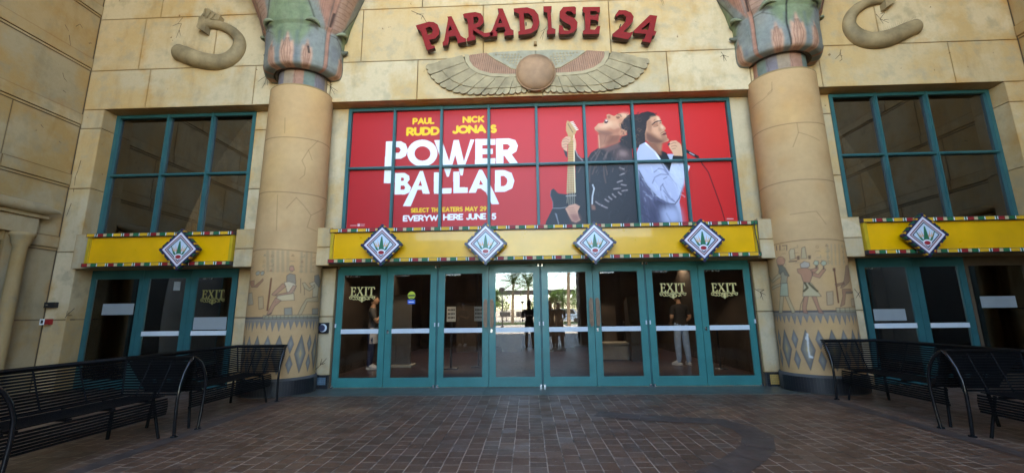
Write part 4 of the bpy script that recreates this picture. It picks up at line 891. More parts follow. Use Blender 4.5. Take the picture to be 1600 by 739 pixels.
    for k in (-1, 0, 1):
        x0 = k*PER
        c.poly([(x0-.24, 6.45), (x0-.12, 6.2), (x0, 6.5), (x0+.13, 6.2), (x0+.25, 6.45), (x0+.36, 6.72), (x0+.22, 7.15), (x0+.10, 7.6), (x0+.05, 8.3), (x0-.05, 8.3), (x0-.10, 7.6), (x0-.22, 7.15), (x0-.36, 6.72)], GR, feather=.03)
        for q in range(14): xx = x0+rng.uniform(-.25, .25); zz = rng.uniform(6.4, 7.2); c.poly([(xx-.05, zz), (xx, zz-.1), (xx+.05, zz), (xx, zz+.16)], [(96, 106, 82), (126, 132, 104)][q % 2], feather=.03, alpha=.6)
        for s_ in (-1, 1):
            c.line([(x0+s_*.36, 6.72), (x0+s_*.23, 7.15), (x0+s_*.11, 7.6), (x0+s_*.05, 8.3)], .018, DK, .85, .012)
            c.poly([(x0+s_*.24, 6.62), (x0+s_*.30, 6.70), (x0+s_*.40, 6.70), (x0+s_*.41, 6.58), (x0+s_*.36, 6.64)], DK, feather=.012, alpha=.8)  # dark patch painted under each leaf curl, its shade put into the colour
        flame(x0, 5.85, .20, .68); flame(x0-.265, 5.86, .14, .54); flame(x0+.28, 5.86, .14, .54)
        for q in (-.14, .14): c.line([(x0+q, 5.92), (x0+q*.95, 6.5)], .05, (100, 110, 110), .5, .04)
        xm = x0+PER/2
        c.poly([(xm-.17, 7.0), (xm-.04, 6.62), (xm-.02, 8.9), (xm-.30, 8.9), (xm-.27, 7.4)], PKC, feather=.015); c.poly([(xm+.02, 6.62), (xm+.17, 6.74), (xm+.24, 6.9), (xm+.30, 8.9), (xm+.02, 8.9)], (168, 132, 112), feather=.012)
        for q in range(16): z = 6.72+q*.085; c.line([(xm+.03, z), (xm+.18+q*.006, z+.03)], .009, (120, 84, 72), .8, .006)
        for q in range(9): c.line([(xm-.05-q*.026, 6.75+q*.04), (xm-.04-q*.022, 8.9)], .009, (126, 90, 78), .65, .006)
        c.line([(xm, 5.86), (xm+.005, 6.5), (xm-.005, 8.9)], .055, PKC, 1, .01); c.line([(xm+.032, 5.93), (xm+.032, 8.9)], .011, (84, 56, 48), .8, .006); c.line([(xm-.032, 5.93), (xm-.032, 8.9)], .009, (100, 72, 62), .7, .006); c.line([(xm, 6.75), (xm+.01, 7.0)], .035, (52, 40, 36), .9, .01)
        c.line([(xm+.30, 6.5), (xm+.16, 6.62), (xm+.03, 6.6)], .014, DK, .8, .01)
    for q in range(60): xx = rng.uniform(-1.2, 1.2); zz = rng.uniform(5.95, 7.4); c.line([(xx, zz), (xx+rng.uniform(-.02, .02), zz+rng.uniform(.08, .3))], .010, (92, 90, 86), .35, .008)
    if side > 0: c.line([(-.10, 5.9), (-.13, 6.3), (-.10, 6.7), (-.14, 7.4)], .024, (34, 30, 28), .9, .008)
    else: c.line([(.31, 6.1), (.29, 6.22)], .03, (44, 38, 34), .9, .01)
    def capf(X, Z):
        rr = np.interp(Z, CPZ, CPR); th = X/.58
        amp = np.interp(Z, [5.9, 6.1, 6.8, 7.4, 8.3], [.0, -.012, .015, .05, .10])
        ph = X/PER+.5
        lob = 1+amp*np.cos(2*PI*ph)-.022*np.exp(-((((ph+.5) % 1.0)-.5)/.035)**2)*(Z > 6)
        # bulging leaf ends at the foot of the bell
        lob = lob*(1+.012*np.cos(2*PI*X/.27)*np.exp(-((Z-6.15)/.2)**2))
        q = rr*lob; return (cx+q*np.sin(th), CYC-RY*q*np.cos(th), Z)
    cap = c.mesh('capital', capf, CAPM, root)
    m = MB(); m.lathe([(.44, 5.90), (.50, 5.862), (.525, 5.86)], cx, CYC, 64, ry=RY); m.build('capital_underside', CAPD, cap)
    # curled leaf tips
    for k in (-1, 0, 1):
        for dx in (-.33, .33):
            x0 = k*PER+dx
            if abs(x0) > 1.0: continue
            t = MB(); P_ = []; rad = []
            for j in range(11):
                u = -1+j/5; xx = x0+u*.105; z = 6.69+.05*(1-u*u)-.03*u*np.sign(dx); q = float(np.interp(z, CPZ, CPR))*1.0+.045*(1-abs(u)**1.6)
                P_.append((cx+q*math.sin(xx/.58), CYC-RY*q*math.cos(xx/.58), z)); rad.append(.005+.034*(1-abs(u)**2))
            t.tube(P_, rad, 8); t.build('curled_leaf', LEAFG, cap)
    for a in (-1, 1):
        t = MB(); x0 = a*.90; P_ = []; rad = []
        for j in range(7):
            u = j/6; q = .72+.14*u; z = 6.44-.03*u+.05*u*u; P_.append((cx+q*math.sin(x0/.58), CYC-RY*q*math.cos(x0/.58), z)); rad.append(.05*(1-u)+.018)
        t.tube(P_, rad, 8); t.build('curled_leaf', LEAFD, cap)
    return root
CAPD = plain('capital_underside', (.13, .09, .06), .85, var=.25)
column(-4.37, 'l', 'left round column painted with seated figures, grey diamonds and a lotus capital', -1)
column(4.84, 'r', 'right round column painted with standing figures, grey diamonds and a lotus capital', 1)

# tile plinths of the door piers
for x0, x1, y, m_, lb, pn in ((-3.93, -3.635, -.05, TILEB, 'small tiled plinth with blue tiles left of the doors', 0), (4.10, 4.32, -.05, TILEY, 'small tiled plinth with ochre tiles right of the doors', 1)):
    t = MB(); t.box(x0, x1, y-.005, .0, .0, .232, 0); n = 8; s_ = (x1-x0)/n
    for i in range(n):
        for j in range(7):
            inner = 1 if (2 <= i <= n-2 and 2 <= j <= 5) else 2
            if pn == 1: inner = 1 if (2 <= i <= n-1 and 1 <= j <= 5) else 2
            t.box(x0+i*s_+.002, x0+(i+1)*s_-.002, y-.009, y-.004, .004+j*.0325+.0015, .004+(j+1)*.0325-.0015, inner)
    t.build('tiled_plinth', [GROUT, m_, TILEK], BL)

# ---------------------------------------------------------------- yellow sign bands
PAT = [('y', .15), ('w', .018), ('g', .024), ('w', .018), ('r', .105), ('c', .065), ('g', .105), ('w', .018)]
PM = {'r': 1, 'g': 2, 'y': 3, 'c': 4, 'w': 5, 'k': 6}
def band(x0, x1, label, open_r=False):
    r_ = thing('yellow_sign_band', ((x0+x1)/2, -.45, 2.2), label, 'sign band', 'yellow sign bands over the doors')
    z0, z1 = 2.205, 2.822; yf = -.50
    m = MB(); m.box(x0+.07, x1-.07, yf+.012, -.405, z0+.07, z1-.07); m.build('panel', YELLOW, r_)
    m = MB(); m.box(x0+.015, x0+.068, yf-.02, -.40, z0+.068, z1-.068); m.box(x1-.068, x1-.015, yf-.02, -.40, z0+.068, z1-.068)
    m.box(x0+.07, x1-.07, yf-.004, yf+.02, z0+.072, z0+.078); m.box(x0+.07, x1-.07, yf-.004, yf+.02, z1-.078, z1-.072); m.build('edge_frame', YELEDGE, r_)
    for zc, sft in ((z1-.034, .0), (z0+.034, .21)):
        m = MB(); m.box(x0, x1, yf-.045, -.401, zc-.034, zc+.034, 0)
        x = x0+.01; k = 0; x -= sft
        while x < x1-.012:
            c_, wd = PAT[k % len(PAT)]; a = max(x+.003, x0+.01); e = min(x+wd-.003, x1-.01)
            if e > a+.004:
                m.box(a, e, yf-.048, yf-.044, zc-.027, zc+.027, PM[c_])
                if c_ == 'c' and e-a > .06: m.box(a+.02, a+.026, yf-.0495, yf-.0478, zc-.024, zc+.024, 3); m.box(a+.044, a+.05, yf-.0495, yf-.0478, zc-.024, zc+.024, 1); m.box(a, e, yf-.0502, yf-.0482, zc-.003, zc+.003, 3)
            x += wd; k += 1
        m.build('striped_trim', [DARKT, S_RED, S_GRN, S_YEL, S_CRM, S_WHT, S_BLK], r_)
    return r_
band(-8.10, -5.325, 'shorter yellow sign band over the left side doors'); band(-3.548, 4.0, 'long yellow sign band over the eight central doors'); band(5.768, 8.85, 'yellow sign band over the right side doors')
m = MB(); m.tube([(3.93, -.56, 2.80), (3.925, -.565, 2.6), (3.95, -.56, 2.42), (3.955, -.56, 2.22)], .008); tag(m.build('cable', BLACK), 'short black cable hanging on the right end of the long yellow band', 'cable')

def diamond():
    r_ = thing('diamond_sign', (0, 0, 0), '', 'sign')
    a = .372; n = 30
    m = MB(); sq = lambda q: [(-q, 0), (0, q), (q, 0), (0, -q)]
    m.prism(sq(a-.012), -.03, .03, m=0)
    for i in range(4):       # beaded edge
        p0, p1 = sq(a)[i], sq(a)[(i+1) % 4]; nb = 13
        for k in range(nb):
            t0, t1 = (k+.12)/nb, (k+.88)/nb; dx, dz = p1[0]-p0[0], p1[1]-p0[1]; L = math.hypot(dx, dz); nx, nz = -dz/L*.016, dx/L*.016
            q = [(p0[0]+dx*t0+nx*.3, p0[1]+dz*t0+nz*.3), (p0[0]+dx*t1+nx*.3, p0[1]+dz*t1+nz*.3), (p0[0]+dx*t1-nx, p0[1]+dz*t1-nz), (p0[0]+dx*t0-nx, p0[1]+dz*t0-nz)]
            m.prism(q, -.034, .034, m=[4, 3, 2, 5][k % 4] if k % 2 else 0)
    m.build('edge_border', [plain('sign_navy', (.018, .015, .06), .35) if 'sign_navy' not in MATS else MATS['sign_navy'], S_WHT, S_RED, S_YEL, S_CRM, S_GRN], r_)
    c = Canvas(-.372, .372, -.372, .372, .0062, (26, 22, 66), 3)
    for q, col in ((.308, (220, 214, 222)), (.262, (116, 28, 38)), (.236, (222, 216, 224)), (.222, (36, 26, 56)), (.198, (196, 212, 226))): c.poly(sq(q), col)
    G_ = (22, 104, 72); OR = (222, 150, 78)
    for s_ in (-1, 1):
        c.poly([(s_*.028, -.12), (s_*.092, -.085), (s_*.158, .062), (s_*.135, .05)], G_); c.poly([(s_*.032, -.04), (s_*.056, -.03), (s_*.075, .095)], OR); c.poly([(s_*.056, -.035), (s_*.082, -.03), (s_*.115, .065)], (226, 170, 110)); c.poly([(s_*.075, -.04), (s_*.098, -.03), (s_*.135, .04)], OR)
    c.poly([(-.052, -.11), (.052, -.11), (.010, .145), (-.010, .145)], G_)
    c.poly([(.07*math.cos(t), -.128+.05*math.sin(t)) for t in np.linspace(0, 2*PI, 20)[:-1]], (236, 234, 238)); c.poly([(.052*math.cos(t), -.134+.034*math.sin(t)) for t in np.linspace(0, 2*PI, 20)[:-1]], (160, 28, 40))
    o = c.mesh('emblem_panel', lambda X, Z: (X, np.full_like(X, -.032), Z), SIGNM, r_)
    import bmesh
    bm = bmesh.new(); bm.from_mesh(o.data); kill = [v for v in bm.verts if abs(v.co.x)+abs(v.co.z) > .3535]; bmesh.ops.delete(bm, geom=kill, context='VERTS'); bm.to_mesh(o.data); bm.free()
    m = MB(); m.box(-.14, .14, .03, .09, -.02, .02); m.build('bracket', BLACK, r_)
    return r_
def copy_thing(src, loc, rz=0., label=None):
    r_ = src.copy(); SC.collection.objects.link(r_); r_.location = loc; r_.rotation_euler = (0, 0, rz)
    if label: r_['label'] = label
    for ch in list(src.children):
        q = ch.copy(); SC.collection.objects.link(q); q.parent = r_
        for g_ in list(ch.children):
            h_ = g_.copy(); SC.collection.objects.link(h_); h_.parent = q
    return r_
DL = [(597, 383, 'white diamond emblem sign on the yellow band above the leftmost central doors'), (759, 381, 'white diamond emblem sign on the yellow band, second from the left column'), (929, 379.5, 'white diamond emblem sign on the yellow band, second from the right column'), (1097, 375.5, 'white diamond emblem sign on the yellow band above the rightmost central doors'), (282, 390, 'white diamond emblem sign on the band of the left side doors'), (1444, 367.5, 'white diamond emblem sign on the band of the right side doors')]
dm = diamond(); YD = -.635
for i, (px, py, lb) in enumerate(DL):
    x, z = at(px, py, YD)
    if i == 0: dm.location = (x, YD, z); dm['label'] = lb; dm['group'] = 'diamond emblem signs'
    else: copy_thing(dm, (x, YD, z), 0, lb)
# ---------------------------------------------------------------- red letters over the winged disc
LT = thing('raised_letters', (XC, -.3, 6.6), 'large dark red raised lettering PARADISE 24 set in an arc above the winged disc', 'lettering')
LET = {
 'P': ([(38, 162), (50, 158), (120, 138), (150, 140), (175, 155), (187, 185), (183, 218), (160, 243), (122, 250), (138, 288), (155, 288), (158, 300), (112, 316), (100, 300), (72, 205), (62, 190), (48, 185)], [[(100, 178), (125, 168), (138, 176), (144, 195), (138, 212), (113, 220)]]),
 'A': ([(236, 106), (262, 103), (320, 225), (338, 238), (352, 243), (353, 262), (300, 273), (298, 250), (286, 226), (246, 232), (246, 255), (238, 282), (208, 290), (205, 268), (216, 255), (240, 120)], [[(252, 160), (268, 190), (241, 196)]]),
 'R': ([(333, 92), (345, 86), (410, 77), (445, 86), (462, 112), (463, 142), (442, 165), (415, 178), (468, 208), (520, 203), (520, 226), (468, 234), (396, 190), (398, 222), (412, 228), (412, 250), (358, 262), (356, 245), (368, 232), (365, 150), (358, 120), (340, 112)], [[(398, 108), (423, 107), (432, 125), (425, 145), (401, 153)]]),
 'A.': ([(550, 55), (582, 55), (632, 182), (650, 192), (650, 220), (592, 226), (590, 206), (600, 198), (592, 172), (547, 174), (537, 195), (548, 203), (546, 228), (505, 230), (502, 206), (516, 190), (558, 80)], [[(565, 112), (579, 146), (554, 148)]]),
 'D': ([(650, 55), (735, 48), (780, 62), (805, 95), (812, 140), (798, 185), (762, 210), (728, 216), (680, 220), (678, 200), (690, 195), (684, 90), (665, 80), (652, 78)], [[(713, 85), (745, 86), (768, 108), (773, 148), (760, 178), (722, 188)]]),
 'I': ([(836, 42), (888, 40), (888, 58), (881, 66), (889, 176), (912, 184), (912, 213), (860, 216), (858, 196), (867, 180), (860, 82), (838, 76)], []),
 'S': ([(960, 46), (1030, 42), (1040, 50), (1040, 88), (1026, 92), (1010, 74), (985, 72), (974, 84), (988, 100), (1030, 116), (1050, 142), (1046, 180), (1024, 205), (990, 216), (938, 217), (932, 200), (935, 158), (955, 163), (966, 192), (994, 194), (1010, 180), (1004, 160), (960, 136), (938, 112), (938, 74)], []),
 'E': ([(1082, 46), (1190, 45), (1191, 76), (1180, 82), (1165, 71), (1130, 72), (1129, 98), (1158, 100), (1170, 90), (1183, 94), (1180, 142), (1166, 128), (1130, 125), (1130, 186), (1158, 188), (1174, 165), (1192, 165), (1186, 214), (1085, 217), (1083, 196), (1098, 186), (1095, 84), (1083, 76)], []),
 '2': ([(1308, 65), (1350, 66), (1384, 80), (1401, 106), (1395, 136), (1368, 168), (1336, 200), (1374, 206), (1398, 199), (1386, 225), (1366, 248), (1270, 231), (1268, 214), (1320, 170), (1350, 136), (1354, 106), (1335, 92), (1310, 95), (1292, 110), (1285, 96)], []),
 '4': ([(1502, 95), (1548, 101), (1528, 194), (1544, 200), (1534, 224), (1518, 224), (1506, 270), (1454, 260), (1455, 250), (1470, 240), (1478, 214), (1404, 209), (1400, 194)], [[(1503, 138), (1490, 190), (1447, 185)]])}
YL = -.475
for k, (pts, holes) in LET.items():
    m = MB(); m.prism([at(x, y, YL) for x, y in zm(640, 0, 4, pts)], YL, YL+.10, [[at(x, y, YL) for x, y in zm(640, 0, 4, h)] for h in holes], 0, 1)
    cx_, cz_ = at(*zm(640, 0, 4, [pts[0]])[0], YL)
    m.build('letter', [RED, REDS], LT)
# stand-off pins
for px, py in ((668, 60), (700, 55), (732, 45), (778, 38), (822, 35), (858, 32), (888, 32), (920, 32), (970, 38), (1015, 45)):
    m = MB(); x, z = at(px, py, -.4); m.tube([(x, YL+.09, z), (x, -.298, z)], .012); m.build('mounting_pin', BLACK, LT)

# ---------------------------------------------------------------- winged disc relief
WDARK = plain('wing_groove', (.09, .065, .035), .9)
WG = thing('winged_disc_relief', (XC, -.3, 5.8), 'carved stone relief of a pink disc between two feathered wings above the red banner', 'relief')
YW = -.34
def ZW(pts): return [at(x, y, YW) for x, y in zm(640, 0, 4, pts)]
outer = [(103, 408), (112, 440), (130, 472), (155, 500), (185, 528), (222, 553), (265, 570), (310, 582), (355, 588), (400, 591), (445, 592), (490, 591), (535, 589), (580, 588), (620, 587), (660, 583), (700, 578), (735, 574), (765, 570)]
inner = [(330, 352), (340, 372), (350, 395), (362, 415), (378, 432), (398, 448), (422, 462), (450, 474), (480, 482), (512, 487), (545, 489), (575, 490), (605, 490), (630, 489), (655, 488), (680, 487), (700, 486), (720, 486), (745, 485)]
CXW = 788.
def mirp(p): 
    # right wing: follow the photo's slight tilt (right tip is higher and a little longer)
    x = CXW+(CXW-p[0])*1.035; return (x, p[1]-(p[0]*-1+CXW)*.052)
for s in (0, 1):
    m = MB(); mp = (lambda p: p) if s == 0 else mirp
    base = [(190, 388), (255, 372), (330, 354), (420, 340), (500, 332), (600, 324), (700, 318), (790, 318)]
    body = ZW([mp(p) for p in base+[(790, 520)]+inner[::-1][1:]+[(300, 352)]])
    ub = ZW([mp(p) for p in [(110, 400), (190, 388), (330, 354), (500, 332), (790, 322), (790, 560), (700, 565), (560, 572), (400, 572), (300, 560), (215, 525), (150, 470)]])
    m.prism(ub, -.322, -.298, m=1)
    n = len(outer)
    for i in range(n-1):
        o0, o1 = outer[i], outer[i+1]; q0, q1 = inner[i], inner[i+1]
        ox, oy = (o0[0]+o1[0])/2, (o0[1]+o1[1])/2; dx, dy = ox-(q0[0]+q1[0])/2, oy-(q0[1]+q1[1])/2; L = math.hypot(dx, dy); ux, uy = dx/L, dy/L
        vx, vy = (o1[0]-o0[0])/2, (o1[1]-o0[1])/2; g_ = .90
        tip = [(ox+vx*g_*math.cos(t)*-1+ux*14*math.sin(t)-ux*8, oy+vy*g_*math.cos(t)*-1+uy*14*math.sin(t)-uy*8) for t in np.linspace(0, PI, 7)]
        P_ = tip+[(q1[0]*.97+q0[0]*.03, q1[1]*.97+q0[1]*.03), (q0[0]*.97+q1[0]*.03, q0[1]*.97+q1[1]*.03)]
        m.prism(ZW([mp(p) for p in P_]), -.350-.014*(i % 2), -.320, m=0)
        # short second row of coverts
        P2 = [(q0[0]+(o0[0]-q0[0])*.66, q0[1]+(o0[1]-q0[1])*.66), (q1[0]+(o1[0]-q1[0])*.66, q1[1]+(o1[1]-q1[1])*.66), q1, q0]
        cxm = (P2[0][0]+P2[1][0])/2; P2[0] = (P2[0][0]*.95+cxm*.05, P2[0][1]); P2[1] = (P2[1][0]*.95+cxm*.05, P2[1][1])
        m.prism(ZW([mp(p) for p in P2]), -.368-.010*(i % 2), -.345, m=0)
    m.build('wing_feathers', [WING, WDARK], WG)
    m = MB()
    m.prism(ZW([mp(p) for p in [(345, 350), (352, 395), (380, 436), (430, 466), (500, 484), (600, 489), (745, 486), (745, 468), (600, 471), (505, 466), (440, 448), (398, 420), (376, 386), (372, 350)]]), -.378, -.33, m=1)
    stripes = 26
    up_ = [(374, 350), (485, 336), (490, 350), (560, 385), (620, 425), (650, 440), (690, 445)]; lo_ = [(376, 386), (398, 420), (440, 448), (505, 466), (600, 471), (690, 470)]
    def along(P_, t):
        L = [math.hypot(b_[0]-a_[0], b_[1]-a_[1]) for a_, b_ in zip(P_[:-1], P_[1:])]; d = t*sum(L)
        for l, a_, b_ in zip(L, P_[:-1], P_[1:]):
            if d <= l: return (a_[0]+(b_[0]-a_[0])*d/l, a_[1]+(b_[1]-a_[1])*d/l)
            d -= l
        return P_[-1]
    m.prism(ZW([mp(p) for p in up_+lo_[::-1]]), -.348, -.33, m=4)
    for i in range(stripes):
        t0, t1 = (i+.07)/stripes, (i+.90)/stripes; m.prism(ZW([mp(p) for p in (along(up_, t0), along(up_, t1), along(lo_, t1), along(lo_, t0))]), -.368, -.347, m=0)
    m.prism(ZW([mp(p) for p in [(485, 345), (500, 336), (700, 322), (790, 322), (790, 440), (640, 432), (600, 405), (540, 378)]]), -.362, -.33, m=2)
    for r_ in range(5):
        for k in range(9):
            x = 520+k*20+r_*16; y = 347+r_*17
            if x < 540+r_*28 or x > 700: continue
            m.prism(ZW([mp((x+6*math.cos(t), y+6*math.sin(t))) for t in np.linspace(0, 2*PI, 7)[:-1]]), -.372, -.361, m=3)
    m.tube([(x, -.368, z) for x, z in ZW([mp(p) for p in [(488, 344), (540, 380), (600, 412), (640, 436), (690, 440)]])], .012, 6, 1)
    m.build('wing_coverts', [WINGP, WINGC, plain('wing_pale', (.33, .29, .20), .8, var=.2) if 'wing_pale' not in MATS else MATS['wing_pale'], WING, WDARK], WG)
dx_, dz_ = at(640+788/4, 450/4, -.42); rd = .372
m = MB(); prof = [(rd*math.cos(t), .15*math.sin(t)) for t in np.linspace(0, PI/2, 9)]; n = 40; V = []; Fc = []
for j, (r_, h_) in enumerate([(rd, -.10)]+prof):
    for i in range(n): a = 2*PI*i/n; V.append((dx_+r_*math.cos(a), -.39-h_, dz_+r_*math.sin(a)*1.0))
for j in range(len(prof)):
    for i in range(n): Fc.append((j*n+i, j*n+(i+1) % n, (j+1)*n+(i+1) % n, (j+1)*n+i))
m.add(V, Fc, 0, True)
m.tube([(dx_+(rd+.004)*math.cos(a), -.40, dz_+(rd+.004)*math.sin(a)) for a in np.linspace(0, 2*PI, 41)], .014, 6, 0)
m.build('disc', DISCM, WG)
m = MB(); x, z = at(836.5, 68, -.35); m.box(x-.03, x+.03, -.36, -.299, z-.035, z+.035); m.box(x-.015, x+.015, -.368, -.359, z-.02, z+.02); tag(m.build('small_fixture', STONE2), 'tiny beige square fixture on the wall between the lettering and the disc', 'fixture')

# ---------------------------------------------------------------- hooked reliefs
def hook(name, label, ox, oy, s_, cl, head):
    m = MB(); P_ = []; rad = []
    for x, y, r_ in cl:
        a = at(*zm(ox, oy, s_, [(x, y)])[0], -.33); c = at(*zm(ox, oy, s_, [(x, y+r_)])[0], -.33); P_.append((a[0], -.33, a[1])); rad.append(abs(a[1]-c[1]))
    # smooth the path
    from mathutils import interpolate
    Q = []; RR = []
    n = len(P_)
    for i in range(n-1):
        p0, p1, p2, p3 = (Vector(P_[max(0, i-1)]), Vector(P_[i]), Vector(P_[i+1]), Vector(P_[min(n-1, i+2)]))
        for k in range(5):
            t = k/5; Q.append(.5*((2*p1)+(p2-p0)*t+(2*p0-5*p1+4*p2-p3)*t*t+(3*p1-p0-3*p2+p3)*t**3)); RR.append(rad[i]+(rad[i+1]-rad[i])*t)
    Q.append(Vector(P_[-1])); RR.append(rad[-1])
    d0 = (Q[0]-Q[1]).normalized()
    Q = [Q[0]+d0*RR[0]*.45, Q[0]+d0*RR[0]*.25]+Q; RR = [RR[0]*.35, RR[0]*.8]+RR
    m.tube(Q, RR, 18)
    for hp in head: m.prism([at(x, y, -.38) for x, y in zm(ox, oy, s_, hp[0])], hp[1], -.30)
    # painted hairline shadow strokes beside the carving
    o = tag(m.build(name, HORN), label, 'relief', 'carved hook reliefs')
    return o
def hairs(ox, oy, s_, path, n, ln, parent):
    m = MB()
    for i in range(n):
        t = i/(n-1)*(len(path)-1); k = min(int(t), len(path)-2); u = t-k; x = path[k][0]+(path[k+1][0]-path[k][0])*u; y = path[k][1]+(path[k+1][1]-path[k][1])*u
        a = at(*zm(ox, oy, s_, [(x, y)])[0], -.3035); c = at(*zm(ox, oy, s_, [(x-4, y-ln*rng.uniform(.6, 1.1))])[0], -.3035)
        m.add([(a[0]-.003, -.3035, a[1]), (a[0]+.003, -.3035, a[1]), (c[0], -.3035, c[1])], [(0, 1, 2)])
    m.build('hair_strokes', plain('hair_stroke', (.16, .11, .06), .9) if 'hair_stroke' not in MATS else MATS['hair_stroke'], parent, fix=False)
h1 = hook('hook_relief', 'grey brown carved hook relief left of the left column', 250, 0, 3.993,
     [(118, 330, 46), (160, 345, 48), (220, 368, 48), (300, 388, 46), (370, 392, 43), (430, 375, 40), (478, 335, 37), (498, 288, 34), (492, 245, 30), (465, 210, 28), (425, 182, 26), (380, 163, 25), (335, 157, 25), (300, 155, 28)],
     [([(305, 60), (345, 85), (385, 108), (370, 135), (330, 130), (300, 150), (262, 160), (252, 130), (270, 100)], -.42), ([(255, 120), (285, 120), (300, 170), (290, 210), (270, 200), (240, 180), (248, 160)], -.44), ([(290, 72), (300, 66), (290, 110), (282, 112)], -.445), ([(318, 84), (328, 88), (310, 122), (300, 120)], -.445), ([(345, 98), (355, 103), (335, 130), (325, 128)], -.445)])
hairs(250, 0, 3.993, [(150, 285), (220, 318), (300, 345), (400, 350)], 34, 32, h1); hairs(250, 0, 3.993, [(390, 140), (440, 160), (480, 190)], 12, 28, h1); hairs(250, 0, 3.993, [(310, 62), (350, 85), (385, 108)], 9, 26, h1)
h2 = hook('hook_relief', 'grey brown carved hook relief right of the right column', 1300, 0, 3.993,
     [(520, 170, 42), (470, 190, 44), (400, 222, 46), (320, 250, 48), (240, 258, 46), (170, 240, 44), (122, 200, 38), (105, 155, 32), (115, 105, 29), (150, 62, 27), (200, 28, 25), (255, 10, 25), (310, 0, 26), (350, -8, 28)],
     [([(330, 0), (375, -10), (382, 20), (350, 45), (325, 60), (318, 20)], -.44), ([(300, -60), (360, -70), (400, -40), (385, 10), (330, 15)], -.42)])
hairs(1300, 0, 3.993, [(180, 190), (240, 212), (320, 200), (440, 150), (520, 115)], 40, 26, h2)

# ---------------------------------------------------------------- wall devices
def onwall(px, py): return at(px, py, -.3)
t = thing('round_wall_light', (-3.77, -.05, 1.065), 'round pale disc light in a black square frame on the pier left of the doors', 'light')
m = MB(); m.box(-3.865, -3.675, -.085, -.046, .975, 1.165); m.build('square_frame', BLACK, t)
m = MB(); n = 24; m.prism([(-3.77+.072*math.cos(2*PI*k/n), 1.07+.072*math.sin(2*PI*k/n)) for k in range(n)], -.098, -.086); m.prism([(-3.787+.060*math.cos(2*PI*k/n), 1.07+.060*math.sin(2*PI*k/n)) for k in range(n)], -.102, -.099, m=1)
m.build('disc_lens', [WHITE, plain('blue_grey_lens', (.05, .055, .10), .3)], t)
x, z = onwall(83.5, 476.5)
t = thing('card_reader', (x, -.3, z), 'small black box on the front wall left of the left side entrance', 'card reader')
m = MB(); m.box(x-.10, x+.10, -.37, -.302, z-.05, z+.05); m.box(x-.09, x+.09, -.374, -.371, z-.035, z+.04); m.build('housing', BLACK, t); m = MB(); m.box(x-.06, x-.02, -.378, -.3745, z-.012, z+.012); m.build('indicator', STEEL, t)
x, z = onwall(76, 502.5)
t = thing('alarm_box', (x, -.3, z), 'small white and red alarm box below the black card reader', 'alarm box')
m = MB(); m.box(x-.11, x+.0, -.36, -.302, z-.055, z+.05); m.build('white_housing', S_WHT, t); m = MB(); m.box(x+.002, x+.085, -.37, -.302, z-.05, z+.05); m.build('red_housing', S_RED, t); m = MB(); m.box(x-.075, x-.035, -.365, -.3605, z-.03, z+.03); m.build('dark_lens', BLACK, t)

